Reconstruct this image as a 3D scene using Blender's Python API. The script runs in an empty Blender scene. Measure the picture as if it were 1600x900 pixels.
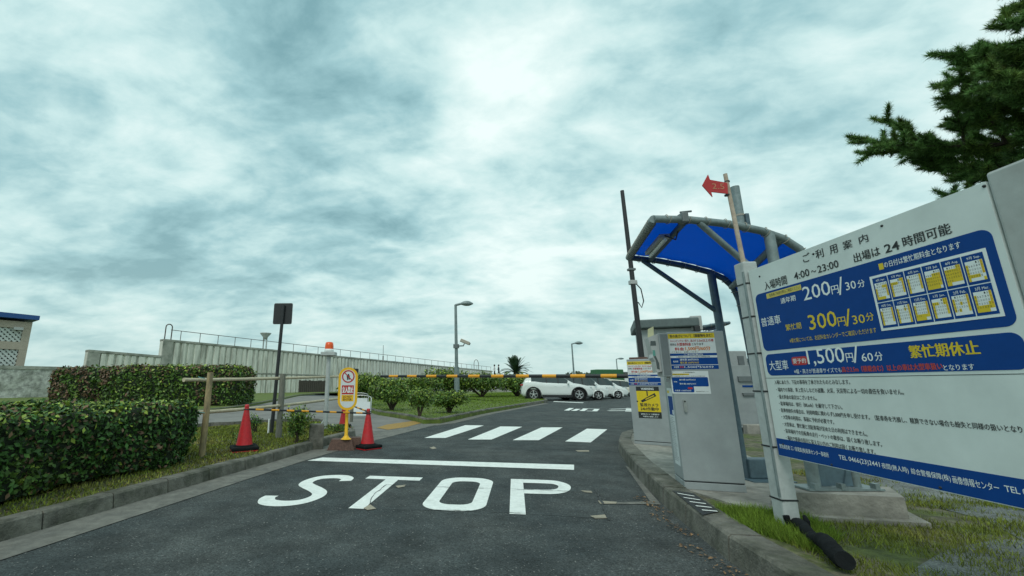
import bpy, bmesh, math, random
import numpy as np
from mathutils import Vector, Matrix
random.seed(7); rng = np.random.default_rng(7)
R = math.radians
SC = bpy.context.scene
C = SC.collection

# ------------------------------------------------------------------ camera
F_PX, CX, CY, EYE = 674.0, 665.0, 450.0, 1.2
TILT = math.atan(149 / 674)
cam_d = bpy.data.cameras.new('camera'); cam = bpy.data.objects.new('camera', cam_d); C.objects.link(cam)
cam.location = (0, 0, EYE); cam.rotation_euler = (math.pi / 2 + TILT, 0, 0)
cam_d.sensor_width = 36; cam_d.lens = 36 * F_PX / 1600
cam_d.shift_x = (800 - CX) / 1600
cam_d.clip_start = .05; cam_d.clip_end = 3000
SC.camera = cam

# ------------------------------------------------------------------ sky, sun, exposure
SUN_EL, SUN_AZ = R(52), R(200)       # high behind thick cloud, behind and to the left of the viewer
SC.view_settings.view_transform = 'Standard'; SC.view_settings.look = 'None'
SC.view_settings.gamma = 1; SC.view_settings.use_curve_mapping = False
SC.view_settings.exposure = 0.16
W = bpy.data.worlds.new("World"); SC.world = W; W.use_nodes = True
def build_world():
    nt = W.node_tree; N = nt.nodes; L = nt.links; N.clear()
    out = N.new('ShaderNodeOutputWorld'); bg = N.new('ShaderNodeBackground'); L.new(bg.outputs[0], out.inputs[0])
    bg.inputs[1].default_value = .1
    sky = N.new('ShaderNodeTexSky'); sky.sky_type = 'NISHITA'; sky.sun_disc = False
    sky.sun_elevation = SUN_EL; sky.sun_rotation = SUN_AZ; sky.air_density = 1.5; sky.dust_density = 3
    tc = N.new('ShaderNodeTexCoord'); sp = N.new('ShaderNodeSeparateXYZ'); L.new(tc.outputs['Generated'], sp.inputs[0])
    def m(op, a, b=None, c=None):
        n = N.new('ShaderNodeMath'); n.operation = op
        for i, v in enumerate((a, b, c)):
            if v is None: continue
            if isinstance(v, (int, float)): n.inputs[i].default_value = v
            else: L.new(v, n.inputs[i])
        return n.outputs[0]
    den = m('ADD', m('MAXIMUM', sp.outputs[2], 0.0), .30)
    cx = m('DIVIDE', sp.outputs[0], den); cy = m('DIVIDE', sp.outputs[1], den)
    cb = N.new('ShaderNodeCombineXYZ'); L.new(cx, cb.inputs[0]); L.new(cy, cb.inputs[1])
    mp = N.new('ShaderNodeMapping'); mp.inputs['Rotation'].default_value = (0, 0, R(28)); mp.inputs['Scale'].default_value = (.75, 1.05, 1)
    L.new(cb.outputs[0], mp.inputs[0])
    def noise(vec, sc, det, rough, dist, loc):
        a = N.new('ShaderNodeMapping'); a.inputs['Location'].default_value = loc; L.new(vec, a.inputs[0])
        n = N.new('ShaderNodeTexNoise'); n.inputs['Scale'].default_value = sc; n.inputs['Detail'].default_value = det
        n.inputs['Roughness'].default_value = rough; n.inputs['Distortion'].default_value = dist
        L.new(a.outputs[0], n.inputs['Vector']); return n.outputs['Fac']
    big = noise(mp.outputs[0], 1.3, 4, .5, .3, (3.1, 1.7, 0))
    mid = noise(mp.outputs[0], 3.6, 10, .56, .3, (8.2, 4.4, 0))
    fin = noise(mp.outputs[0], 12, 8, .56, .3, (1.2, 9.4, 0))
    # broad dark and bright banks of cloud, by direction
    def bank(px, py, width, amp):
        a = (px - CX) / F_PX; b = (CY - py) / F_PX; c_, s_ = math.cos(TILT), math.sin(TILT)
        d = Vector((a, c_ - s_ * b, s_ + c_ * b)).normalized()
        dp = N.new('ShaderNodeVectorMath'); dp.operation = 'DOT_PRODUCT'
        nm = N.new('ShaderNodeVectorMath'); nm.operation = 'NORMALIZE'; L.new(tc.outputs['Generated'], nm.inputs[0])
        L.new(nm.outputs[0], dp.inputs[0]); dp.inputs[1].default_value = d
        k = m('SUBTRACT', 1, dp.outputs['Value'])
        return m('MULTIPLY', m('EXPONENT', m('MULTIPLY', k, -1 / (width * width / 2))), amp)
    v = m("ADD", m("MULTIPLY", big, .54), m('ADD', m("MULTIPLY", mid, .70), m('MULTIPLY', fin, .27)))
    for b in ((520, 90, .42, -.075), (60, 300, .5, -.035), (1150, 40, .4, -.03), (40, 380, .2, -.04), (1180, 330, .22, .02), (290, 220, .17, .11), (690, 250, .13, .085),
              (120, 60, .13, .04), (800, 70, .14, .11), (1250, 60, .3, .03), (900, 450, .35, .04), (520, 420, .15, -.03), (650, 40, .25, -.05), (1290, 220, .16, -.03)):
        v = m('ADD', v, bank(*b))
    cr = N.new('ShaderNodeValToRGB'); L.new(v, cr.inputs[0])
    e = cr.color_ramp.elements; e[0].position = .52; e[0].color = (.20, .385, .42, 1); e[1].position = .94; e[1].color = (.84, .97, .94, 1)
    k = cr.color_ramp.elements.new(.635); k.color = (.335, .56, .59, 1)
    k = cr.color_ramp.elements.new(.755); k.color = (.55, .765, .76, 1)
    # near the horizon the cloud is even and slightly warmer
    hz = m('EXPONENT', m('MULTIPLY', m('MAXIMUM', sp.outputs[2], 0.0), -7.0))
    mixh = N.new('ShaderNodeMixRGB'); L.new(m('MULTIPLY', hz, .75), mixh.inputs[0]); L.new(cr.outputs[0], mixh.inputs[1]); mixh.inputs[2].default_value = (.52, .68, .655, 1)
    sc = N.new('ShaderNodeVectorMath'); sc.operation = 'SCALE'; sc.inputs['Scale'].default_value = 10.0; L.new(mixh.outputs[0], sc.inputs[0])
    mx = N.new('ShaderNodeMixRGB'); mx.inputs[0].default_value = .94; L.new(sky.outputs[0], mx.inputs[1]); L.new(sc.outputs[0], mx.inputs[2])
    L.new(mx.outputs[0], bg.inputs[0])
build_world()
sun_d = bpy.data.lights.new('sun', 'SUN'); sun = bpy.data.objects.new('sun', sun_d); C.objects.link(sun)
sun_d.energy = 1.1; sun_d.angle = R(25); sun_d.color = (1, .97, .9)
_sd = Vector((math.sin(SUN_AZ) * math.cos(SUN_EL), math.cos(SUN_AZ) * math.cos(SUN_EL), math.sin(SUN_EL)))
sun.rotation_euler = (-_sd).to_track_quat('-Z', 'Y').to_euler()

# ------------------------------------------------------------------ survey helpers (photo measurements -> metres)
cT, sT = math.cos(TILT), math.sin(TILT)
def ray(px, py):
    a = (px - CX) / F_PX; b = (CY - py) / F_PX
    return Vector((a, cT - sT * b, sT + cT * b))
def G(px, py, z=0.0):
    r = ray(px, py); t = (z - EYE) / r.z; return Vector((r.x * t, r.y * t, z))
def D(px, py, Y):
    r = ray(px, py); return Vector((0, 0, EYE)) + r * (Y / r.y)

# ------------------------------------------------------------------ materials
MATS = {}
def mat(name, col, rough=.7, metal=0, var=0, vscale=4, col2=None, c2=(.45, .7), bump=0, bscale=40, coat=0, emit=None, stretch=None, island=0, spec=.5, detail=5):
    if name in MATS: return MATS[name]
    M = bpy.data.materials.new(name); M.use_nodes = True; MATS[name] = M
    nt = M.node_tree; N = nt.nodes; L = nt.links; b = N['Principled BSDF']
    b.inputs['Roughness'].default_value = rough; b.inputs['Metallic'].default_value = metal
    b.inputs['Specular IOR Level'].default_value = spec
    b.inputs['Coat Weight'].default_value = coat
    tc = N.new('ShaderNodeTexCoord'); vec = tc.outputs['Object']
    if stretch:
        mp = N.new('ShaderNodeMapping'); mp.inputs['Scale'].default_value = stretch; L.new(vec, mp.inputs[0]); vec = mp.outputs[0]
    cur = None
    def rgb(c):
        n = N.new('ShaderNodeRGB'); n.outputs[0].default_value = (*c, 1); return n.outputs[0]
    cur = rgb(col)
    if col2 is not None:
        n = N.new('ShaderNodeTexNoise'); n.inputs['Scale'].default_value = vscale; n.inputs['Detail'].default_value = detail; n.inputs['Roughness'].default_value = .62
        L.new(vec, n.inputs['Vector'])
        r = N.new('ShaderNodeMapRange'); r.inputs[1].default_value = c2[0]; r.inputs[2].default_value = c2[1]; L.new(n.outputs[0], r.inputs[0])
        mx = N.new('ShaderNodeMixRGB'); L.new(r.outputs[0], mx.inputs[0]); L.new(cur, mx.inputs[1]); mx.inputs[2].default_value = (*col2, 1); cur = mx.outputs[0]
    if var:
        n = N.new('ShaderNodeTexNoise'); n.inputs['Scale'].default_value = vscale * 3.3; n.inputs['Detail'].default_value = 8; n.inputs['Roughness'].default_value = .65
        L.new(vec, n.inputs['Vector'])
        r = N.new('ShaderNodeMapRange'); r.inputs[1].default_value = .3; r.inputs[2].default_value = .7; r.inputs[3].default_value = 1 - var; r.inputs[4].default_value = 1 + var
        L.new(n.outputs[0], r.inputs[0])
        s = N.new('ShaderNodeVectorMath'); s.operation = 'SCALE'; L.new(cur, s.inputs[0]); L.new(r.outputs[0], s.inputs['Scale']); cur = s.outputs[0]
    if island:
        g = N.new('ShaderNodeNewGeometry')
        r = N.new('ShaderNodeMapRange'); r.inputs[3].default_value = 1 - island; r.inputs[4].default_value = 1 + island * 1.3; L.new(g.outputs['Random Per Island'], r.inputs[0])
        s = N.new('ShaderNodeVectorMath'); s.operation = 'SCALE'; L.new(cur, s.inputs[0]); L.new(r.outputs[0], s.inputs['Scale']); cur = s.outputs[0]
    L.new(cur, b.inputs['Base Color'])
    if bump:
        n = N.new('ShaderNodeTexNoise'); n.inputs['Scale'].default_value = bscale; n.inputs['Detail'].default_value = 6; L.new(vec, n.inputs['Vector'])
        bp = N.new('ShaderNodeBump'); bp.inputs['Strength'].default_value = bump; bp.inputs['Distance'].default_value = .02
        L.new(n.outputs[0], bp.inputs['Height']); L.new(bp.outputs[0], b.inputs['Normal'])
    if emit: b.inputs['Emission Color'].default_value = (*emit, 1); b.inputs['Emission Strength'].default_value = 1
    return M

def asphalt_mat(name, base, worn):
    M = mat(name, base, .88, var=.42, vscale=.7, col2=worn, c2=(.42, .62), spec=.3, detail=9)
    nt = M.node_tree; N = nt.nodes; L = nt.links; b = N['Principled BSDF']
    tc = N.new('ShaderNodeTexCoord')
    v = N.new('ShaderNodeTexVoronoi'); v.inputs['Scale'].default_value = 110; L.new(tc.outputs['Object'], v.inputs['Vector'])
    src = b.inputs['Base Color'].links[0].from_socket
    r = N.new('ShaderNodeMapRange'); r.inputs[1].default_value = 0; r.inputs[2].default_value = 1; r.inputs[3].default_value = .55; r.inputs[4].default_value = 1.6
    sp = N.new('ShaderNodeSeparateColor'); L.new(v.outputs['Color'], sp.inputs[0]); L.new(sp.outputs[0], r.inputs[0])
    s = N.new('ShaderNodeVectorMath'); s.operation = 'SCALE'; L.new(src, s.inputs[0]); L.new(r.outputs[0], s.inputs['Scale'])
    # occasional pale chips of stone
    r2 = N.new('ShaderNodeMapRange'); r2.inputs[1].default_value = .985; r2.inputs[2].default_value = .99; L.new(sp.outputs[1], r2.inputs[0])
    mx = N.new('ShaderNodeMixRGB'); L.new(r2.outputs[0], mx.inputs[0]); L.new(s.outputs[0], mx.inputs[1]); mx.inputs[2].default_value = (.2, .2, .19, 1)
    L.new(mx.outputs[0], b.inputs['Base Color'])
    bp = N.new('ShaderNodeBump'); bp.inputs['Strength'].default_value = .6; bp.inputs['Distance'].default_value = .006
    L.new(v.outputs['Distance'], bp.inputs['Height']); L.new(bp.outputs[0], b.inputs['Normal'])
    return M

M_ASPH = asphalt_mat('asphalt', (.040, .048, .049), (.060, .066, .064))
M_GUT = mat('gutter_concrete', (.17, .165, .145), .9, var=.3, vscale=3, col2=(.11, .11, .1), bump=.5, bscale=60)
M_KERB = mat('kerb_concrete', (.15, .143, .12), .9, var=.45, vscale=2.5, col2=(.05, .055, .035), detail=9, bump=.6, bscale=50)
M_SLAB = mat('slab_concrete', (.30, .285, .25), .9, var=.25, vscale=2.2, col2=(.14, .14, .12), bump=.5, bscale=30)
M_PATH = mat('path_paving', (.20, .19, .175), .9, var=.15, vscale=.7, col2=(.15, .14, .13), bump=.2)
M_LAWN = mat('lawn', (.10, .145, .022), .95, var=.45, vscale=1.2, col2=(.125, .13, .04), bump=1, bscale=30)
M_SOIL = mat('verge_soil', (.06, .068, .026), .95, var=.5, vscale=2.2, col2=(.10, .085, .05), bump=1, bscale=25)
M_PAINT = mat('road_paint', (.80, .82, .78), .6, var=.12, vscale=5, col2=(.66, .68, .64), c2=(.5, .75), bump=.25, bscale=90)
M_CRACK = mat('crack_sealant', (.015, .017, .017), .6, var=.3)
M_TAN = mat('tan_marker', (.33, .29, .22), .8, var=.2, vscale=20)
M_TACT = mat('tactile_yellow', (.33, .2, .05), .85, var=.25, vscale=6)
M_GREY = mat('cabinet_grey_paint', (.30, .33, .335), .42, var=.10, vscale=1.2, col2=(.25, .275, .275), bump=.05, bscale=200)
M_GREYD = mat('cabinet_dark_grey', (.14, .16, .165), .45, var=.08)
M_GREYL = mat('machine_light_grey', (.42, .43, .42), .4, var=.05)
M_GALV = mat('galvanised_pipe', (.22, .27, .27), .5, metal=.35, var=.18, vscale=6, col2=(.15, .19, .19))
M_GALVD = mat('painted_steel_bluegrey', (.075, .12, .145), .5, var=.2, vscale=6)
M_PALE = mat('pale_steel_post', (.42, .45, .44), .55, var=.12, vscale=5, col2=(.30, .30, .28), c2=(.55, .75))
M_WPOLE = mat('pale_wooden_pole', (.46, .38, .30), .8, var=.2, vscale=5, col2=(.3, .22, .16))
M_BLACK = mat('black_paint', (.018, .02, .022), .5, var=.2)
M_RUBBER = mat('black_rubber', (.011, .013, .014), .85, var=.3, bump=.3, spec=.12)
M_PANEL = mat('sign_white', (.65, .71, .68), .45, var=.05, vscale=1.5, col2=(.57, .63, .60))
M_BLUE = mat('sign_blue', (.003, .052, .235), .6, var=.06, spec=.15)
M_YEL = mat('sign_yellow', (.68, .50, .01), .5, var=.08, vscale=10)
M_YELP = mat('sign_yellow_pale', (.60, .49, .10), .5, var=.08, vscale=10)
M_INK = mat('ink_black', (.015, .02, .02), .6)
M_INKW = mat('ink_white', (.75, .80, .78), .5)
M_RED = mat('sign_red', (.45, .02, .02), .5, var=.1)
M_REDINK = mat('ink_red', (.50, .05, .03), .5)
M_PAPER = mat('paper_white', (.62, .66, .66), .6, var=.04)
M_SHEET = mat('blue_vinyl_sheet', (.0, .11, .48), .6, var=.1, vscale=1.5, bump=.15, bscale=8)
_n = M_SHEET.node_tree; _t = _n.nodes.new('ShaderNodeBsdfTranslucent'); _t.inputs[0].default_value = (.0, .34, .88, 1); _m = _n.nodes.new('ShaderNodeMixShader'); _m.inputs[0].default_value = .55
_n.links.new(_n.nodes['Principled BSDF'].outputs[0], _m.inputs[1]); _n.links.new(_t.outputs[0], _m.inputs[2]); _n.links.new(_m.outputs[0], _n.nodes['Material Output'].inputs[0])
M_CONE = mat('cone_red', (.50, .012, .018), .5, var=.2, vscale=8, col2=(.40, .04, .04), c2=(.5, .7))
M_ORANGE = mat('barrier_orange', (.75, .33, .015), .5, var=.1, vscale=12)
M_YBOARD = mat('board_yellow_plastic', (.80, .44, .008), .4, var=.05)
M_BEACON = mat('beacon_orange', (.80, .10, .01), .3, var=.05)
M_BROWN = mat('brown_base', (.11, .06, .045), .8, var=.4, vscale=10, bump=.6)
M_LOG = mat('log_wood', (.36, .27, .14), .8, var=.3, vscale=3, col2=(.20, .16, .10), stretch=(4, 4, 1))
M_LOGG = mat('log_wood_grey', (.17, .17, .14), .85, var=.3, vscale=3, stretch=(4, 4, 1))
M_RAIL = mat('bamboo_rail', (.50, .43, .30), .6, var=.2, vscale=4)
M_STEEL = mat('stainless_tube', (.45, .46, .44), .3, metal=.8, var=.1)
M_RUST = mat('rusty_rail_paint', (.10, .08, .07), .7, var=.3)
M_LEAF = mat('hedge_leaf', (.060, .120, .018), .45, island=.6, var=.3, vscale=1.6, col2=(.13, .17, .024), c2=(.5, .75), spec=.35)
M_LEAFN = mat('near_hedge_leaf', (.034, .085, .016), .5, island=.75, var=.3, vscale=1.8, col2=(.10, .14, .022), c2=(.56, .78), spec=.28)
M_LEAFB = mat('brown_hedge_leaf', (.13, .075, .04), .6, island=.5, var=.3)
M_LEAFY = mat('yellow_green_leaf', (.21, .28, .035), .5, island=.5, var=.2)  # lighter leaf colour, mixed in most densely near the tops of hedges and shrubs
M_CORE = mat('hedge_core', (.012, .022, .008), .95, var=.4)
M_TWIG = mat('twig', (.06, .045, .03), .9, var=.3)
M_BARK = mat('bark', (.06, .045, .035), .95, var=.4, vscale=6, bump=1, bscale=20)
M_NEEDLE = mat('pine_needle', (.10, .20, .05), .6, island=.6, var=.35, vscale=.9, col2=(.13, .165, .03), c2=(.5, .7), spec=.25)
M_GRASS = mat('grass_blade', (.14, .17, .026), .8, island=.55, var=.3, vscale=1, col2=(.26, .22, .07), c2=(.5, .7), spec=.2)
M_GRASSG = mat('grass_blade_green', (.12, .19, .022), .8, island=.5, var=.3, vscale=1, spec=.2)
M_SEAW = mat('seawall_concrete', (.60, .60, .535), .9, var=.3, vscale=.9, col2=(.17, .175, .14), c2=(.56, .74), bump=.4, bscale=12, stretch=(1, 1, .16))
M_SEAC = mat('seawall_cap', (.36, .36, .32), .9, var=.2, vscale=.8, col2=(.16, .18, .15))
M_SEADIRT = mat('seawall_joint', (.13, .145, .11), .95, var=.4, vscale=2)
M_LOWW = mat('rough_render', (.42, .42, .39), .95, var=.6, vscale=1.0, col2=(.26, .27, .23), bump=1, bscale=6, detail=10)
M_CARW = mat('car_white', (.72, .76, .74), .25, coat=.6, var=.02)
M_CARC = mat('car_cream', (.62, .60, .50), .3, coat=.5, var=.03)
M_CARD = mat('car_dark_trim', (.015, .017, .018), .6)
M_GLASS = mat('dark_glass', (.02, .035, .035), .08, spec=.8)
M_TYRE = mat('tyre', (.015, .015, .015), .85)
M_ALLOY = mat('alloy', (.55, .57, .57), .3, metal=.7)
M_LENS = mat('lens_clear', (.5, .55, .55), .1, spec=.8)
M_LENSR = mat('lens_red', (.35, .01, .01), .2)
M_LENSA = mat('lens_amber', (.8, .3, .02), .3)
M_BEIGE = mat('beige_wall', (.42, .36, .29), .85, var=.1, vscale=1)
M_LATT = mat('lattice_white', (.55, .58, .55), .7, var=.1)
M_DKGRN = mat('dark_mesh_green', (.02, .07, .06), .8)
M_ROOFB = mat('roof_blue', (.01, .07, .25), .5, var=.1)
M_BLDG = mat('far_wall_grey', (.34, .37, .37), .8, var=.08)
M_ROOFG = mat('hut_roof_grey', (.10, .13, .13), .6, var=.15)
M_SKIN = mat('skin', (.35, .2, .14), .6)
M_CLOTH = mat('dark_clothes', (.02, .022, .03), .9)
M_CLOTHW = mat('white_shirt', (.6, .6, .6), .9)
M_GREENW = mat('green_tarp', (.03, .12, .05), .8, var=.2)
M_ROPE = mat('white_rope', (.35, .33, .28), .8)
M_TAPE = mat('ticket_cream', (.60, .58, .35), .6)

# ------------------------------------------------------------------ object helpers
ORG = {}
def props(o, label=None, cat=None, group=None, kind=None):
    if label: o['label'] = label
    if cat: o['category'] = cat
    if group: o['group'] = group
    if kind: o['kind'] = kind
    return o
def thing(name, loc, label, cat, group=None):
    o = bpy.data.objects.new(name, None); C.objects.link(o); o.location = loc; o.empty_display_size = .1
    ORG[o.name] = Vector(loc); return props(o, label, cat, group)
def frame_axes(d):
    d = Vector(d).normalized(); a = Vector((0, 0, 1)) if abs(d.z) < .9 else Vector((1, 0, 0))
    u = d.cross(a).normalized(); v = u.cross(d).normalized(); return d, u, v
class MB:
    def __init__(s): s.v = []; s.f = []; s.m = []; s.cur = 0; s.mats = []; s.sm = []; s.smooth = False
    def use(s, m):
        if m not in s.mats: s.mats.append(m)
        s.cur = s.mats.index(m); return s
    def add(s, vs, fs):
        o = len(s.v); s.v += [tuple(p) for p in vs]
        for f in fs: s.f.append([i + o for i in f]); s.m.append(s.cur); s.sm.append(s.smooth)
        return s
    def hexa(s, p):   # 8 points: bottom 4 ccw, top 4 ccw
        return s.add(p, [(3, 2, 1, 0), (4, 5, 6, 7), (0, 1, 5, 4), (1, 2, 6, 5), (2, 3, 7, 6), (3, 0, 4, 7)])
    def box(s, c, d, rz=0, rot=None, taper=1):
        m = rot if rot is not None else Matrix.Rotation(rz, 3, 'Z'); c = Vector(c); p = []
        for z, k in ((-.5, 1), (.5, taper)):
            for x, y in ((-.5, -.5), (.5, -.5), (.5, .5), (-.5, .5)): p.append(c + m @ Vector((x * d[0] * k, y * d[1] * k, z * d[2])))
        return s.hexa(p)
    def rbox(s, c, d, r=.01, rz=0, rot=None):   # box with chamfered edges
        m = rot if rot is not None else Matrix.Rotation(rz, 3, 'Z'); c = Vector(c)
        bm = bmesh.new(); bmesh.ops.create_cube(bm, size=1)
        for v in bm.verts: v.co = Vector((v.co.x * d[0], v.co.y * d[1], v.co.z * d[2]))
        bmesh.ops.bevel(bm, geom=bm.edges[:], offset=r, segments=2, affect='EDGES', profile=.5)
        bm.verts.ensure_lookup_table(); idx = {v: i for i, v in enumerate(bm.verts)}
        s.add([c + m @ v.co for v in bm.verts], [[idx[v] for v in f.verts] for f in bm.faces]); bm.free(); return s
    def tube(s, pts, r, n=12, cap=True):
        pts = [Vector(p) for p in pts]; rs = r if isinstance(r, (list, tuple)) else [r] * len(pts)
        sm = s.smooth; s.smooth = True; base = len(s.v); ring = []
        u = None
        for i, p in enumerate(pts):
            d = (pts[min(i + 1, len(pts) - 1)] - pts[max(i - 1, 0)]).normalized()
            if u is None: _, u, v = frame_axes(d)
            else:
                u = (u - d * u.dot(d)).normalized(); v = u.cross(d).normalized()
            ring.append([p + (u * math.cos(2 * math.pi * k / n) + v * math.sin(2 * math.pi * k / n)) * rs[i] for k in range(n)])
        vs = [q for rr in ring for q in rr]
        fs = [(i * n + k, (i + 1) * n + k, (i + 1) * n + (k + 1) % n, i * n + (k + 1) % n) for i in range(len(pts) - 1) for k in range(n)]
        s.add(vs, fs)
        s.smooth = False
        if cap:
            s.add(ring[0], [list(range(n))]); s.add(ring[-1], [list(range(n))[::-1]])
        s.smooth = sm; return s
    def lathe(s, prof, c=(0, 0, 0), n=24, ax=(0, 0, 1)):
        d, u, v = frame_axes(ax); c = Vector(c); sm = s.smooth; s.smooth = True
        vs = []
        for r, h in prof:
            for k in range(n):
                a = 2 * math.pi * k / n; vs.append(c + d * h + (u * math.cos(a) + v * math.sin(a)) * r)
        s.add(vs, [(i * n + k, i * n + (k + 1) % n, (i + 1) * n + (k + 1) % n, (i + 1) * n + k) for i in range(len(prof) - 1) for k in range(n)])
        s.smooth = sm; return s
    def prism(s, poly, z0, z1):
        n = len(poly); a = [(p[0], p[1], z0) for p in poly]; b = [(p[0], p[1], z1) for p in poly]
        return s.add(a + b, [list(range(n))[::-1], list(range(n, 2 * n))] + [(i, (i + 1) % n, n + (i + 1) % n, n + i) for i in range(n)])
    def slabf(s, fr, poly, h0, h1):   # polygon (u,v) on a Frame, extruded from offset h0 to h1
        n = len(poly); a = [fr.p(u, v, h0) for u, v in poly]; b = [fr.p(u, v, h1) for u, v in poly]
        return s.add(a + b, [list(range(n))[::-1], list(range(n, 2 * n))] + [(i, (i + 1) % n, n + (i + 1) % n, n + i) for i in range(n)])
    def build(s, name, m=None, parent=None, local=False, bevel=0):
        if m is not None and not s.mats: s.mats = [m]
        me = bpy.data.meshes.new(name)
        off = ORG.get(root_of(parent).name, Vector()) if (parent and not local) else Vector()
        me.from_pydata([tuple(Vector(p) - off) for p in s.v], [], s.f)
        for x in s.mats: me.materials.append(x)
        me.polygons.foreach_set('material_index', s.m); me.polygons.foreach_set('use_smooth', s.sm)
        bm = bmesh.new(); bm.from_mesh(me); bmesh.ops.recalc_face_normals(bm, faces=bm.faces[:])
        bm.to_mesh(me); bm.free(); me.update()
        o = bpy.data.objects.new(name, me); C.objects.link(o)
        if parent: o.parent = parent
        return o
def root_of(o):
    while o.parent: o = o.parent
    return o
def copy_tree(o, parent=None):
    c = o.copy(); C.objects.link(c)
    if parent: c.parent = parent
    for ch in [x for x in list(C.objects) if x.parent == o]: copy_tree(ch, c)
    return c
class Frame:
    def __init__(s, o, r, u=(0, 0, 1)):
        s.o = Vector(o); s.r = Vector(r).normalized(); s.u = Vector(u).normalized(); s.n = s.r.cross(s.u).normalized()
    def p(s, u, v, h=0): return s.o + s.r * u + s.u * v + s.n * h
    def px(s, x, y):
        d = ray(x, y); e = Vector((0, 0, EYE)); t = (s.o - e).dot(s.n) / d.dot(s.n); q = e + d * t - s.o
        return q.dot(s.r), q.dot(s.u)
def rrect(u0, v0, u1, v1, r, n=6):
    p = []
    for cx, cy, a0 in ((u1 - r, v1 - r, 0), (u0 + r, v1 - r, 90), (u0 + r, v0 + r, 180), (u1 - r, v0 + r, 270)):
        for k in range(n + 1):
            a = R(a0 + 90 * k / n); p.append((cx + r * math.cos(a), cy + r * math.sin(a)))
    return p
GL = {}
def glyphs(txt, bold=0.0):
    key = (txt, bold)
    if key in GL: return GL[key]
    cu = bpy.data.curves.new('lettering', 'FONT'); cu.body = txt; cu.resolution_u = 2; cu.offset = bold
    ob = bpy.data.objects.new('lettering', cu); C.objects.link(ob)
    me = ob.to_mesh(); v = np.array([tuple(x.co[:2]) for x in me.vertices]) if len(me.vertices) else np.zeros((0, 2))
    f = [list(p.vertices) for p in me.polygons]; ob.to_mesh_clear()
    bpy.data.objects.remove(ob); bpy.data.curves.remove(cu)
    GL[key] = (v, f); return GL[key]
def text(mb, fr, txt, u0, u1, v0, v1, h=.004, bold=.012, lean=0):
    asc = all(ord(c) < 256 for c in txt)
    v, f = glyphs(txt, bold if asc else 0.0)
    if not len(v): return
    mn = v.min(0); mx = v.max(0); sp = np.maximum(mx - mn, 1e-6)
    w = (v - mn) / sp
    e = 0 if asc else bold * (v1 - v0) * 1.1
    for k, (du, dv) in enumerate([(0, 0)] if e == 0 else [(-e, 0), (e, 0), (0, e * .7)]):
        mb.add([fr.p(u0 + du + (u1 - u0) * a, v0 + dv + (v1 - v0) * b + lean * (u1 - u0) * a, h + k * .00012) for a, b in w], f)

# ------------------------------------------------------------------ foliage helpers
def leaf_mesh(name, P, Nn, size, m, parent=None, aspect=.5, up=.3, mats=None, midx=None, spread=.9):
    """one small folded leaf (two triangles) at each point of P"""
    n = len(P); P = np.asarray(P, float); Nn = np.asarray(Nn, float)
    d = Nn + rng.normal(0, spread, (n, 3)) + np.array([0, 0, up]); d /= np.linalg.norm(d, axis=1)[:, None] + 1e-9
    t = rng.normal(0, 1, (n, 3)); t -= d * (t * d).sum(1)[:, None]; t /= np.linalg.norm(t, axis=1)[:, None] + 1e-9
    b = np.cross(d, t); sz = size * rng.uniform(.6, 1.35, n)[:, None]
    V = np.empty((n, 4, 3)); V[:, 0] = P - t * sz * .5; V[:, 1] = P + b * sz * aspect * .5 + d * sz * .06; V[:, 2] = P + t * sz * .5; V[:, 3] = P - b * sz * aspect * .5 + d * sz * .06
    me = bpy.data.meshes.new(name); off = ORG.get(root_of(parent).name, Vector()) if parent else Vector()
    V = V.reshape(-1, 3) - np.array(off)
    me.vertices.add(n * 4); me.vertices.foreach_set('co', V.ravel())
    idx = np.arange(n * 4).reshape(n, 4); tri = np.concatenate([idx[:, [0, 1, 2]], idx[:, [0, 2, 3]]], 1).ravel()
    me.loops.add(len(tri)); me.loops.foreach_set('vertex_index', tri.astype(np.int32))
    me.polygons.add(n * 2); me.polygons.foreach_set('loop_start', np.arange(0, n * 6, 3, dtype=np.int32))
    for x in (mats or [m]): me.materials.append(x)
    if midx is not None: me.polygons.foreach_set('material_index', np.repeat(midx, 2).astype(np.int32))
    me.update(calc_edges=True); me.validate()
    o = bpy.data.objects.new(name, me); C.objects.link(o)
    if parent: o.parent = parent
    return o
def lump(x, y, z, k=1.0):
    return (np.sin(x * 2.1 * k + 1.3) * np.cos(y * 1.7 * k + .4) + .6 * np.sin(x * 4.3 * k + z * 3.1 * k) + .5 * np.sin(y * 5.1 * k + z * 2.3 * k + 2) + .35 * np.sin((x + y) * 9 * k)) / 2.4
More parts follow.
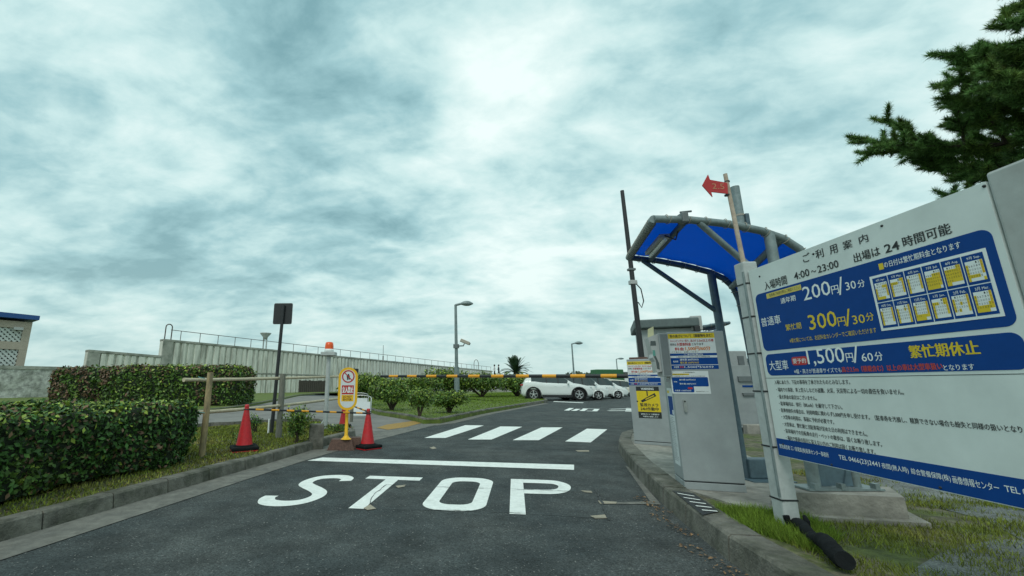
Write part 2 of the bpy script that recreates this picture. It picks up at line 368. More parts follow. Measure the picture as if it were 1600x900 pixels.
def hedge(name, poly, z0, z1, dens, size, label, cat, group=None, rough=.08, m=M_LEAF, top=M_LEAFY, topfrac=.25, brown=0, k=1.0):
    """clipped hedge on a footprint polygon, rounded top edges, leaves over a solid dark core"""
    poly = [Vector((p[0], p[1], 0)) for p in poly]; cen = sum(poly, Vector()) / len(poly)
    root = thing(name, (cen.x, cen.y, z0), label, cat, group)
    core = MB(); nseg = 8; rings = []
    H = z1 - z0
    outl = []
    for i, p in enumerate(poly):
        q = poly[(i + 1) % len(poly)]; L_ = (q - p).length; ns = max(2, int(L_ / .3))
        for j in range(ns): outl.append(p + (q - p) * j / ns)
    prof = [(0, .93), (.12, .97), (.5, 1), (.8, .99), (.93, .95), (1, .84), (1.0, .5), (1.0, .0)]
    def inset(p, kk, base):
        d = cen - p; L_ = d.length
        w = min(1, L_); 
        return p + d.normalized() * ((1 - kk) * base) if kk > .6 else p + d * (1 - kk)
    base = min((poly[0] - poly[1]).length, (poly[1] - poly[2]).length) * .5
    for h, kk in prof:
        rings.append([inset(p, kk, base) + Vector((0, 0, z0 + h * H)) for p in outl])
    vs = []; 
    for r_ in rings:
        for p in r_:
            n_ = float(lump(p.x, p.y, p.z, k)); d = (p - Vector((cen.x, cen.y, z0 + H * .4))).normalized()
            vs.append(p + d * (n_ * rough - rough * .6))
    n = len(outl)
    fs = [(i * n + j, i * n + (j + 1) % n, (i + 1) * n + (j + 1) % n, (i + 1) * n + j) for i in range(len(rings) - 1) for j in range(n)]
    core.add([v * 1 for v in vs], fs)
    pts = []; nor = []
    for f in fs:
        a, b, c, d = (vs[i] for i in f); nn = (b - a).cross(d - a) + (c - b).cross(d - c); ar = nn.length / 2
        if ar < 1e-6: continue
        cnt = ar * dens; cnt = int(cnt) + (random.random() < cnt % 1); nn.normalize()
        if nn.dot((a + c) / 2 - Vector((cen.x, cen.y, z0 + H * .4))) < 0: nn = -nn
        for _ in range(cnt):
            s_, t_ = random.random(), random.random()
            p = a * (1 - s_) * (1 - t_) + b * s_ * (1 - t_) + c * s_ * t_ + d * (1 - s_) * t_
            e = abs(random.gauss(0, 1)) * size * .55 - size * .35
            pts.append(p + nn * e); nor.append(nn)
    P = np.array([tuple(p) for p in pts]); Nn = np.array([tuple(p) for p in nor])
    relz = (P[:, 2] - z0) / H
    mi = np.zeros(len(P), int)
    mi[(rng.random(len(P)) < topfrac) & (relz > .86)] = 1
    mi[(rng.random(len(P)) < topfrac * .12)] = 1
    if brown: mi[(rng.random(len(P)) < brown) & (lump(P[:, 0], P[:, 1], P[:, 2], .8) + (relz > .8) * .35 > .1)] = 2
    core.build('branches', M_CORE, root)  # one closed, very dark shell filling the hedge; no separate twigs modelled
    leaf_mesh('foliage', P, Nn, size, m, root, mats=[m, top, M_LEAFB], midx=mi, aspect=.55)
    return root
def shrub(name, c, rx, ry, rz, dens, size, label, cat='shrub', group=None, m=M_LEAF, stems=True, lobes=6, seed=1, top=M_LEAFY, zb=.12, lift=.25):
    """open shrub of several uneven leaf clumps on visible stems; c is the ground point"""
    rr = random.Random(seed); c = Vector(c); root = thing(name, c, label, cat, group)
    pts = []; nor = []; tw = MB()
    for i in range(lobes):
        a = rr.uniform(0, 6.283); q = rr.uniform(.1, .62) if i else 0
        lc = c + Vector((math.cos(a) * rx * q, math.sin(a) * ry * q, rz * (lift + (1 - lift) * rr.uniform(.35, .72))))
        lr = Vector((rx, ry, rz * .62)) * rr.uniform(.38, .6)
        n = max(20, int(dens * (lr.x * lr.y + lr.z * lr.x) * 3))
        for _ in range(n):
            d = Vector((rr.gauss(0, 1), rr.gauss(0, 1), rr.gauss(0, 1))).normalized(); kk = rr.random() ** .35
            p = lc + Vector((d.x * lr.x, d.y * lr.y, d.z * lr.z)) * kk * (1 + .18 * math.sin(d.x * 9 + i) * math.cos(d.z * 7))
            if p.z < c.z + .03: p.z = c.z + rr.uniform(.03, .12)
            pts.append(p); nor.append(d)
        if stems:
            mid = c.lerp(lc, .5) + Vector((rr.uniform(-.08, .08) * rx, rr.uniform(-.08, .08) * ry, 0))
            tw.tube([c + Vector((rr.uniform(-.04, .04), rr.uniform(-.04, .04), -.02)), mid, lc], [.025 * rx + .006, .016 * rx + .005, .008 * rx + .002], 6)
    if stems: tw.build('stem', M_TWIG, root)
    P = np.array([tuple(p) for p in pts]); mi = (rng.random(len(P)) < .12 + .25 * ((P[:, 2] - c.z) / rz > .75)).astype(int)
    leaf_mesh('foliage', P, np.array([tuple(p) for p in nor]), size, m, root, mats=[m, top], midx=mi)
    return root
def inside(poly, x, y):
    w = False; j = len(poly) - 1
    for i in range(len(poly)):
        if (poly[i][1] > y) != (poly[j][1] > y) and x < (poly[j][0] - poly[i][0]) * (y - poly[i][1]) / (poly[j][1] - poly[i][1]) + poly[i][0]: w = not w
        j = i
    return w
def grass(name, poly, z, n, h, m, label=None, patch=0.0, wid=.006):
    xs = [p[0] for p in poly]; ys = [p[1] for p in poly]; pts = []
    while len(pts) < n:
        x = random.uniform(min(xs), max(xs)); y = random.uniform(min(ys), max(ys))
        if inside(poly, x, y) and (patch == 0 or lump(x, y, 0, 1.4) + random.uniform(-.2, .2) > patch): pts.append((x, y))
    P = np.array(pts); k = len(P); a = rng.uniform(0, 6.283, k); hh = h * rng.uniform(.35, 1.3, k); ln = rng.normal(0, .45, (k, 2)) * hh[:, None]
    w = wid * (1 + P[:, 1] * .12)
    V = np.empty((k, 3, 3)); V[:, 0, 0] = P[:, 0] - np.cos(a) * w; V[:, 0, 1] = P[:, 1] - np.sin(a) * w; V[:, 1, 0] = P[:, 0] + np.cos(a) * w; V[:, 1, 1] = P[:, 1] + np.sin(a) * w
    V[:, 0, 2] = V[:, 1, 2] = z - .005; V[:, 2, 0] = P[:, 0] + ln[:, 0]; V[:, 2, 1] = P[:, 1] + ln[:, 1]; V[:, 2, 2] = z + hh
    me = bpy.data.meshes.new(name); me.vertices.add(k * 3); me.vertices.foreach_set('co', V.ravel())
    me.loops.add(k * 3); me.loops.foreach_set('vertex_index', np.arange(k * 3, dtype=np.int32)); me.polygons.add(k); me.polygons.foreach_set('loop_start', np.arange(0, k * 3, 3, dtype=np.int32))
    me.materials.append(m); me.update(calc_edges=True)
    o = bpy.data.objects.new(name, me); C.objects.link(o); return props(o, label or 'short rough grass growing on the ground', 'grass', kind='stuff')

# ================================================================== THE SETTING
def struct(o): o['kind'] = 'structure'; return o
def V2(p): return (p[0], p[1])
def sheet(name, poly, z, m, th=.0):
    mb = MB(); mb.add([(p[0], p[1], z) for p in poly], [list(range(len(poly)))]); o = mb.build(name, m)
    if o.data.polygons[0].normal.z < 0: o.data.flip_normals()
    return struct(o)
sheet('ground', [(-900, -60), (900, -60), (900, 1500), (-900, 1500)], -.03, mat('far_ground', (.10, .11, .07), .95, var=.3, vscale=.05))
sheet('road', [(-45, -30), (70, -30), (70, 140), (-45, 140)], 0, M_ASPH)

def resample(pts, step):
    pts = [Vector((p[0], p[1], 0)) for p in pts]
    # smooth by Catmull-Rom
    out = []
    for i in range(len(pts) - 1):
        p0 = pts[max(i - 1, 0)]; p1 = pts[i]; p2 = pts[i + 1]; p3 = pts[min(i + 2, len(pts) - 1)]
        n = max(2, int((p2 - p1).length / .15))
        for k in range(n):
            t = k / n
            out.append(.5 * ((2 * p1) + (-p0 + p2) * t + (2 * p0 - 5 * p1 + 4 * p2 - p3) * t * t + (-p0 + 3 * p1 - 3 * p2 + p3) * t ** 3))
    out.append(pts[-1]); res = [out[0]]; acc = 0
    for a, b in zip(out, out[1:]):
        acc += (b - a).length
        if acc >= step: res.append(b); acc = 0
    if (res[-1] - out[-1]).length > step * .3: res.append(out[-1])
    else: res[-1] = out[-1]
    return res
def offset(pts, d):
    o = []
    for i, p in enumerate(pts):
        t = (pts[min(i + 1, len(pts) - 1)] - pts[max(i - 1, 0)]).normalized(); o.append(p + Vector((-t.y, t.x, 0)) * d)
    return o
def kerb(name, pts, w, h, step=.6, m=None, batter=.02):
    """row of kerb stones; w > 0 puts the top to the left of the walking direction"""
    p = resample(pts, step); q = offset(p, w); b = offset(p, math.copysign(batter, w)); mb = MB()
    for i in range(len(p) - 1):
        g = .006; a0, a1 = p[i].lerp(p[i + 1], g / step), p[i + 1].lerp(p[i], g / step)
        b0, b1 = b[i].lerp(b[i + 1], g / step), b[i + 1].lerp(b[i], g / step); q0, q1 = q[i].lerp(q[i + 1], g / step), q[i + 1].lerp(q[i], g / step)
        hh = h + random.uniform(-.005, .005)
        def z(v, k): return Vector((v.x, v.y, k))
        ch = .018; c0 = b0.lerp(q0, ch / abs(w)); c1 = b1.lerp(q1, ch / abs(w))
        vs = [z(a0, -.02), z(a1, -.02), z(q1, -.02), z(q0, -.02), z(b0, hh - ch), z(b1, hh - ch), z(q1, hh), z(q0, hh), z(c0, hh), z(c1, hh)]
        mb.add(vs, [(0, 1, 5, 4), (4, 5, 9, 8), (8, 9, 6, 7), (3, 7, 6, 2), (0, 4, 8, 7, 3), (1, 2, 6, 9, 5)])
    return struct(mb.build(name, m or M_KERB)), p, q

# ---- left side: kerb, gutter, verge
LK = [(-4.45, -3), (-3.95, .8), (-3.28, 3.67), (-2.486, 6.74), (-2.12, 8.19), (-1.9, 9.15), (-1.62, 10.3), (-1.75, 11.0), (-2.2, 11.35)]
_, lk, lkq = kerb('kerb', LK, .16, .15, .62)
gl = [Vector((p[0], p[1], 0)) for p in [(-4.1, -3), (-3.6, .8), V2(G(0, 877)), V2(G(200, 811)), V2(G(400, 745)), V2(G(500, 713)), V2(G(600, 685)), V2(G(690, 662))]]
gl = resample(gl, .5)
gutpoly = [V2(p) for p in gl] + [V2(G(672, 660)), V2(G(600, 672)), (-1.6, 10.9)] + [V2(p) for p in lk[:-2]][::-1]
sheet('gutter', gutpoly, .006, M_GUT)
sheet('path', [(-1.55, 10.2), V2(G(600, 676)), V2(G(690, 659)), V2(G(660, 640)), (-4, 40), (-16, 45), (-34, 30), (-34, 4), (-3.7, 4)], .003, M_PATH)
VERGE = [V2(p) for p in lkq] + [V2(G(500, 659, .13)), V2(G(427, 660, .13)), V2(G(373, 664, .13)), V2(G(297, 669, .13)), (-5.6, 8.4), (-9, 8.6), (-9, -3)]
mb = MB(); mb.prism(VERGE, -.02, .128); struct(mb.build('verge', M_SOIL))
kerb('path_kerb', [(-2.3, 11.4), V2(G(500, 661)), V2(G(427, 662)), V2(G(373, 666)), V2(G(297, 671)), (-5.65, 8.45), (-9, 8.65)], .12, .14, .6)

# ---- left lawn up to the sea wall, right lawn with shrubs
LAWN1 = [V2(G(x, y)) for x, y in ((560, 612), (507, 615.5), (473, 618), (430, 627), (373, 638), (330, 643), (280, 648))] + [(-14, 13.2), (-24, 13), (-34, 13), (-50, 20), (-50, 60), (-20, 55), (5, 85), (8, 85)]
mb = MB(); mb.prism([V2(p) for p in resample([LAWN1[0]] + LAWN1[1:10], 1.0)] + LAWN1[10:], -.02, .10); struct(mb.build('lawn', M_LAWN))
kerb('lawn_kerb', LAWN1[:10], -.15, .13, .9)
LAWN2 = [V2(G(x, y)) for x, y in ((548, 622), (560, 634), (582, 646), (612, 652), (642, 657), (668, 664), (688, 662), (724, 654), (760, 646), (805, 638), (849, 630.2))]
TIP = [V2(G(856, 627.5)), V2(G(848, 624.5)), V2(G(826, 624))]
back = [V2(G(812, 614)), (9, 60), (-6, 62), (-12, 48), V2(G(540, 614))]
e2 = [V2(p) for p in resample(LAWN2, .8)]
mb = MB(); mb.prism(e2 + TIP + back, -.02, .12); struct(mb.build('lawn', M_LAWN))
kerb('lawn_kerb', LAWN2 + TIP[:2], .16, .17, .8)
g2 = offset(resample(LAWN2[5:], .8), -.35)
sheet('gutter', [V2(p) for p in resample(LAWN2[5:], .8)] + [V2(p) for p in g2[::-1]], .0065, M_GUT)
sheet('tactile_paving', [V2(G(*p)) for p in ((588, 669), (604, 664), (654, 657), (662, 660.5), (634, 668), (606, 672))], .011, M_TACT)

# ---- right island
RK = [(1.78, -3), (1.88, .8), (2.06, 3.05), (2.22, 3.92), (2.36, 4.57), (2.49, 5.05), (2.71, 5.88), (3.08, 7.05), (3.55, 8.4), (4.13, 9.6), (4.45, 10.15), (5.0, 10.5), (5.8, 10.4)]
_, rk, rkq = kerb('kerb', RK, -.23, .175, .62)
ISL = [V2(p) for p in rkq] + [(8, 9.2), (14, 8.4), (30, 8), (30, -3)]
mb = MB(); mb.prism(ISL, -.02, .142)
M_ISL = mat('island_ground', (.12, .11, .07), .95, var=.6, vscale=3.5, col2=(.08, .10, .025), c2=(.46, .56), bump=1, bscale=45, detail=12)
struct(mb.build('verge', M_ISL))
slab = [V2(p) for p in rkq if 4.15 < p.y < 9.9] + [(5.2, 9.4), (4.9, 7.2), (4.4, 5.6), (3.95, 5.0), (3.9, 4.35), (3.2, 3.93), (2.75, 4.0)]
mb = MB(); mb.prism(slab, .13, .158); struct(mb.build('concrete_slab', M_SLAB))
strip = [V2(G(x, y, .146)) for x, y in ((1340, 728), (1430, 742), (1520, 760), (1600, 782), (1700, 830), (1640, 868), (1540, 812), (1460, 792), (1380, 775), (1330, 752))]
sheet('tarmac_strip', strip, .146, asphalt_mat('worn_tarmac', (.11, .12, .118), (.15, .155, .145)))
strip2 = [V2(G(x, y, .146)) for x, y in ((1480, 858), (1560, 842), (1660, 850), (1660, 960), (1420, 960), (1400, 905))]
sheet('tarmac_strip', strip2, .146, MATS['worn_tarmac'])
# zebra marking painted on the kerb top
mb = MB()
for i in range(5):
    t = i / 4; a = Vector(V2(G(1058 + 38 * t, 771 + 26 * t, .178))); b = Vector(V2(G(1084 + 36 * t, 775.5 + 23.5 * t, .178)))
    d = (Vector(V2(G(1096, 797, .178))) - Vector(V2(G(1058, 771, .178)))).normalized() * .028
    mb.add([(a.x, a.y, .1835), (b.x, b.y, .1835), (b.x + d.x, b.y + d.y, .1835), (a.x + d.x, a.y + d.y, .1835)], [(0, 1, 2, 3)])
zo = mb.build('kerb_stripes', M_PAINT); struct(zo)
mb = MB(); q = [V2(G(x, y, .178)) for x, y in ((1050, 766), (1084, 771), (1124, 799), (1098, 805))]; mb.add([(x, y, .180) for x, y in q], [(0, 1, 2, 3)]); struct(mb.build('kerb_stripes', M_BLACK))

# ---- road markings
ang = math.atan(153 / F_PX / 1.024); RF = Frame(G(552, 795), (math.cos(ang), -math.sin(ang), 0), (math.sin(ang), math.cos(ang), 0))
def sk(u, v): return RF.p(u, v + .085 * u, .004)
def stroke(mb, pts, wu, wv, closed=False, n=10):
    P = [Vector((x, y)) for x, y in pts]; N_ = len(P); O = []
    rng_ = range(N_ if closed else N_ - 1)
    for i in rng_:
        p0 = P[(i - 1) % N_] if closed or i > 0 else P[i]; p1 = P[i]; p2 = P[(i + 1) % N_]; p3 = P[(i + 2) % N_] if closed or i + 2 < N_ else p2
        for k in range(n):
            t = k / n; O.append(.5 * ((2 * p1) + (-p0 + p2) * t + (2 * p0 - 5 * p1 + 4 * p2 - p3) * t * t + (-p0 + 3 * p1 - 3 * p2 + p3) * t ** 3))
    if not closed: O.append(P[-1])
    M_ = len(O); A = []; B = []
    for i, p in enumerate(O):
        a = O[(i - 1) % M_] if closed or i else O[0]; b = O[(i + 1) % M_] if closed or i < M_ - 1 else O[-1]
        t = (b - a); t = Vector((t.x / wu, t.y / wv)).normalized(); nx = Vector((-t.y * wu, t.x * wv)); A.append(p + nx); B.append(p - nx)
    vs = [sk(*p) for p in A + B]
    mb.add(vs, [(i, (i + 1) % M_, M_ + (i + 1) % M_, M_ + i) for i in range(M_ if closed else M_ - 1)])
def marking(mb, label=None):
    o = mb.build('road_marking', M_PAINT)
    for p in o.data.polygons:
        pass
    return struct(o)
mb = MB()
stroke(mb, [(-.56, 1.17), (-.585, 1.31), (-.68, 1.40), (-.82, 1.40), (-.95, 1.32), (-1.0, 1.14), (-.97, .96), (-.86, .83), (-.72, .70), (-.60, .55), (-.56, .38), (-.60, .20), (-.70, .10), (-.83, .075), (-.96, .12), (-1.04, .25), (-1.05, .36)], .072, .105)
marking(mb)
mb = MB(); mb.add([sk(-.36, 1.52), sk(.35, 1.50), sk(.35, 1.31), sk(-.36, 1.34)], [(0, 1, 2, 3)]); mb.add([sk(-.09, 1.336), sk(.075, 1.328), sk(.105, 0), sk(-.05, 0)], [(0, 1, 2, 3)]); marking(mb)
mb = MB(); oo = rrect(.622, .05, 1.262, 1.57, .25, 8); ii = rrect(.772, .27, 1.112, 1.35, .13, 8); n_ = len(oo); mb.add([sk(*p) for p in oo + ii], [(i, (i + 1) % n_, n_ + (i + 1) % n_, n_ + i) for i in range(n_)]); marking(mb)
mb = MB(); mb.add([sk(1.47, 1.57), sk(1.62, 1.57), sk(1.65, .02), sk(1.50, .02)], [(0, 1, 2, 3)])
stroke(mb, [(1.6205, 1.465), (1.85, 1.465), (2.0, 1.44), (2.09, 1.32), (2.10, 1.18), (2.05, 1.03), (1.92, .94), (1.634, .93)], .07, .10); marking(mb)
def gpoly(name, px, z=.004, m=M_PAINT): return sheet(name, [V2(G(x, y)) for x, y in px], z, m)
gpoly('stop_line', [(480, 720), (504, 715.2), (897, 726.5), (897, 734.5)])
for q in ([(663, 684.5), (696, 684.5), (756, 665), (727, 664.5)], [(731, 687), (768, 687), (816, 667), (782, 666.5)], [(801, 688), (842, 688), (879, 668), (846, 668)], [(883, 690), (923, 691.5), (949, 671), (917, 670)]):
    gpoly('crosswalk_stripe', q)
gpoly('detector_mark', [(618, 760), (634, 758), (632, 761), (622, 763)], .0065, M_TAN)
gpoly('detector_mark', [(568, 795), (578, 789), (588, 796), (574, 798)], .0075, M_TAN)
gpoly('detector_mark', [(907, 767), (924, 768), (926, 771), (914, 770)], .0065, M_TAN)
gpoly('detector_mark', [(922, 807), (945, 805), (950, 811), (930, 811)], .0065, M_TAN)
gpoly('detector_mark', [(934, 783), (964, 785), (963, 788), (938, 788)], .0065, M_TAN)
gpoly('detector_mark', [(964, 785.5), (1020, 784), (1034, 789), (964, 788)], .0055, M_GUT)
gpoly('detector_mark', [(977, 728), (982, 730), (1032, 788), (1018, 787)], .0052, M_GUT)
gpoly('detector_mark', [(671, 700), (678, 698), (682, 701), (676, 702)], .0055, M_TAN)
gpoly('detector_mark', [(899, 704), (920, 704), (921, 706), (903, 706)], .0055, M_TAN)
# letters and arrows of the far lane markings
def farmark(cx, cy, px, strokes, wd=.16):
    f = Frame(G(cx, cy), (.95, -.3, 0), (.3, .95, 0)); mb = MB()
    for a, b in strokes:
        a = Vector(a); b = Vector(b); d = (b - a).normalized() * wd; n_ = Vector((-d.y, d.x * 1)) 
        mb.add([f.p(*(a + n_), .005), f.p(*(a - n_), .005), f.p(*(b - n_), .005), f.p(*(b + n_), .005)], [(0, 1, 2, 3)])
    marking(mb)
farmark(913, 642.5, 45, [((-.75, .2), (-.5, 2.3)), ((-.45, .1), (-.2, 1.7)), ((-.1, .1), (.15, 2.0)), ((.0, 2.1), (.75, 1.9)), ((.45, .3), (.65, 1.9)), ((.1, .15), (.55, .1))], .11)
farmark(978, 643, 30, [((-.7, .3), (.6, .9)), ((-.5, 1.6), (.8, 2.6)), ((.1, .0), (.5, 2.9))], .13)
gpoly('bay_line', [(866, 627), (912, 629), (911, 629.8), (864, 627.8)])
# sealed cracks of the detector loop
def crack(pts, w=.012, z=.0072):
    P = []
    for (x0, y0), (x1, y1) in zip(pts, pts[1:]):
        a, b = G(x0, y0), G(x1, y1); n_ = max(2, int((b - a).length / .06))
        for k in range(n_): P.append(a.lerp(b, k / n_) + Vector((random.gauss(0, .006), random.gauss(0, .008), 0)))
    P.append(G(*pts[-1])); mb = MB()
    for a, b in zip(P, P[1:]):
        d = (b - a).normalized(); n_ = Vector((-d.y, d.x, 0)) * w * random.uniform(.4, 1.2)
        mb.add([a + n_ + Vector((0, 0, z)), a - n_ + Vector((0, 0, z)), b - n_ + Vector((0, 0, z)), b + n_ + Vector((0, 0, z))], [(0, 1, 2, 3)])
    o = mb.build('road_crack', M_CRACK); struct(o)
crack([(604, 758), (700, 762), (800, 765), (935, 770)], .005)
crack([(604, 758), (582, 775), (574, 795), (650, 797), (760, 800), (860, 805), (965, 812)], .005)
crack([(930, 764), (940, 785), (952, 814)], .012, .0085)
crack([(780, 692), (800, 700), (880, 702), (960, 704)], .008); crack([(700, 690), (760, 699), (830, 703)], .006)

# ---- grasses
grass('rough_grass', VERGE[6:-3] + [(-5.6, 8.4)], .128, 30000, .035, M_GRASS, 'short rough grass of the verge behind the left kerb')
near_isl = [(2.42, 3.0), (2.5, 3.9), (3.2, 3.9), (3.9, 4.3), (5.5, 4.2), (5.5, 1.8), (2.3, 1.5)]
grass('rough_grass', near_isl, .142, 30000, .04, M_GRASS, 'thin grass between the leaning kerb and the tariff board', patch=-.25, wid=.0022)
grass('rough_grass', [(2.36, 3.55), (2.47, 4.02), (2.8, 3.98), (3.05, 3.75), (2.9, 3.3), (2.5, 3.0)], .142, 9000, .07, M_GRASSG, 'bright green tuft of grass at the foot of the white post', wid=.0018)
grass('rough_grass', [(4.4, 5.6), (12, 7.9), (12, 3), (4.4, 3)], .142, 40000, .04, M_GRASS, 'patchy yellow green grass behind the tariff board', patch=-.1, wid=.0026)
grass('lawn_grass', e2 + TIP + back[:1] + [(0, 40), (-6, 30)], .12, 30000, .028, M_GRASSG, 'mown grass of the lawn beside the car park entrance', wid=.009)
# dry litter along the right kerb
ax = [p + Vector((-.05 - random.random() * .14, random.uniform(-.3, .3), 0)) for p in rk if 2.8 < p.y < 5.2 for _ in range(60)]
P = np.array([(p.x, p.y, .012) for p in ax]); o = leaf_mesh('leaf_litter', P, np.tile((0, 0, 1.), (len(P), 1)), .03, mat('dry_litter', (.2, .12, .06), .9, island=.5), spread=.3)
props(o, 'brown dry litter gathered along the foot of the right kerb', 'leaf litter', kind='stuff')
ax = [p + Vector((random.random() * .5 - .1, random.uniform(-.3, .3), 0)) for p in lkq if 1 < p.y < 10 for _ in range(40)]
P = np.array([(p.x - .5, p.y, .135) for p in ax]); o = leaf_mesh('leaf_litter', P, np.tile((0, 0, 1.), (len(P), 1)), .035, MATS['dry_litter'], spread=.3)
props(o, 'brown fallen leaves on the soil below the front hedge', 'leaf litter', kind='stuff')

# ================================================================== SEA WALL
WD = Vector((math.sin(R(37.56)), math.cos(R(37.56)), 0)); W0 = Vector((-32.6, 34, 0))
WF = Frame(W0, WD)   # u runs away along the wall, n towards the viewer's side
if WF.n.dot(Vector((0, 0, 0)) - W0) < 0: WF.n = -WF.n
def wu(px, py):
    return WF.px(px, py)
def wbox(mb, u0, u1, v0, v1, h0, h1, v0b=None, v1b=None):
    v0b = v0 if v0b is None else v0b; v1b = v1 if v1b is None else v1b
    p = [WF.p(u0, v0, h0), WF.p(u1, v0b, h0), WF.p(u1, v0b, h1), WF.p(u0, v0, h1), WF.p(u0, v1, h0), WF.p(u1, v1b, h0), WF.p(u1, v1b, h1), WF.p(u0, v1, h1)]
    mb.hexa(p)
# low rendered wall at the far left
uL0 = wu(-120, 600)[0]; uL1, vL = wu(134, 574)
root = thing('low_wall', WF.p(uL0, 0), 'low rough rendered wall with a plain cap at the far left', 'wall')
mb = MB(); wbox(mb, uL0, uL1, 0, vL - .25, -.4, 0); mb.build('wall', M_LOWW, root)
mb = MB(); wbox(mb, uL0, uL1, vL - .25, vL, -.45, .05); mb.build('cap', M_SEAC, root)
# stepped sea wall
root = thing('sea_wall', WF.p(uL1, 0), 'long ribbed grey concrete sea wall rising in one step and falling away to the right', 'wall')
u1, v1 = wu(135, 546); u2, v2 = wu(257, 556); u3, v3 = wu(256, 529.5); u4, v4 = wu(711, 573.7); u5 = wu(770, 590)[0]; v5 = v4 + (v4 - v3) * (u5 - u4) / (u4 - u3)
body = MB(); cap = MB(); rib = MB(); jn = MB()
def topv(u): return v1 + (v2 - v1) * (u - u1) / (u2 - u1) if u < u3 else v3 + (v5 - v3) * (u - u3) / (u5 - u3)
body.use(M_SEAW)
wbox(body, uL1, u3, 0, v1 - .12, -.8, -.12, None, topv(u3 - .01) - .12); wbox(body, u3, u5, 0, v3 - .12, -.8, -.12, None, v5 - .12)
body.build('wall', M_SEADIRT, root)
wbox(cap, uL1, u3, v1 - .2, v1, -.9, .06, topv(u3 - .01) - .2, topv(u3 - .01)); wbox(cap, u3, u5, v3 - .2, v3, -.9, .06, v5 - .2, v5)
wbox(cap, uL1, uL1 + .9, 0, v1 - .2, -.12, .04); wbox(cap, u3, u3 + .9, 1.6, v3 - .2, -.12, .04)
led = lambda u: .42 * topv(u) + (.9 if u < u3 else .15)
N_ = 14
for i in range(N_):
    a = uL1 + (u5 - uL1) * i / N_; b = uL1 + (u5 - uL1) * (i + 1) / N_
    if a < u3 < b: b2 = u3
    wbox(cap, a, b, led(a) - .1, led(a), -.12, .02, led(b) - .1, led(b)) if not (a < u3 < b) else (wbox(cap, a, u3, led(a) - .1, led(a), -.12, .02, led(u3 - .01) - .1, led(u3 - .01)), wbox(cap, u3, b, led(u3) - .1, led(u3), -.12, .02, led(b) - .1, led(b)))
cap.build('cap', M_SEAC, root)
u = uL1 + .95; rr = random.Random(3)
while u < u5 - .5:
    if u3 - .3 < u < u3 + .9: u += .3; continue
    w_ = .66 * rr.uniform(.8, 1.15); t = topv(u) - .2; l = led(u)
    vA = l + .04; vB = t - .05; rib.use(M_SEAW); off = rr.uniform(-.02, .015)
    # rounded plank-like rib: three facets
    for z0, z1 in ((vA, vB), (0, l - .14)):
        if z1 - z0 < .3: continue
        p = []
        for z in (z0, z1):
            for du, h in ((0, -.11), (.05, .02 + off), (w_ - .2, .03 + off), (w_ - .13, -.11)): p.append(WF.p(u + du, z, h))
        rib.add(p, [(0, 1, 5, 4), (1, 2, 6, 5), (2, 3, 7, 6), (4, 5, 6, 7), (0, 3, 2, 1)])
    u += w_
rib.build('ribs', M_SEAW, root)
mb = MB(); a, b = wu(548, 579); wbox(mb, a, a + 1.6, b - .35, b + .3, .0, .03); mb.build('vent', M_BLACK, root)
# dark timber gate in the foot of the wall
a, b = wu(466, 609); a2 = wu(508, 600)[0]; t = thing('timber_gate', WF.p((a + a2) / 2, 0), 'dark weathered timber gate let into the foot of the sea wall', 'gate')
mb = MB(); n_ = 14
for i in range(n_): wbox(mb, a + (a2 - a) * i / n_, a + (a2 - a) * (i + .86) / n_, .1, 1.55 + random.uniform(-.05, .05), .04, .1)
mb.build('boards', mat('old_timber', (.07, .06, .05), .9, var=.4), t); mb = MB(); wbox(mb, a, a2, .4, .55, .0, .045); wbox(mb, a, a2, 1.2, 1.35, .0, .045); mb.build('frame', M_RUST, t)
# handrail along the top
t = thing('handrail', WF.p(u3, v3), 'thin brown metal handrail running along the top of the sea wall', 'railing')
uA, vA = wu(270, 515); uB, vB = wu(770, 573.5); vB = min(vB, v5 + 1.2); rl = lambda u: vA + (vB - vA) * (u - uA) / (uB - uA)
mb = MB(); mb.tube([WF.p(uA, rl(uA), -.4), WF.p(uB, rl(uB), -.4)], .035, 6); mb.build('rail', M_RUST, t)
for i in range(34):
    u = uA + 1.0 + (uB - uA - 1.2) * i / 33; mb = MB(); mb.tube([WF.p(u, topv(u) - .05, -.4), WF.p(u, rl(u), -.4)], .032, 6); mb.build('post', M_RUST, t)
def hoop(uc, vb, ht, wd, label):
    mb = MB(); pts = [WF.p(uc - wd, vb, -.4), WF.p(uc - wd, vb + ht - wd, -.4)] + [WF.p(uc - wd * math.cos(a), vb + ht - wd + wd * math.sin(a), -.4) for a in np.linspace(.3, 2.84, 6)] + [WF.p(uc + wd, vb + ht - wd, -.4), WF.p(uc + wd, vb, -.4)]
    mb.tube(pts, .055, 8); o = mb.build('ladder_hoop', M_RUST); props(o, label, 'ladder rail')
uh = wu(265, 528)[0]; hoop(uh, topv(u3 + .1), 1.55, .3, 'brown metal hoop standing at the high left end of the sea wall')
uh = wu(747, 577)[0]; hoop(uh, topv(uh), 2.0, .9, 'small pale hoop on the sea wall just left of the two walkers')
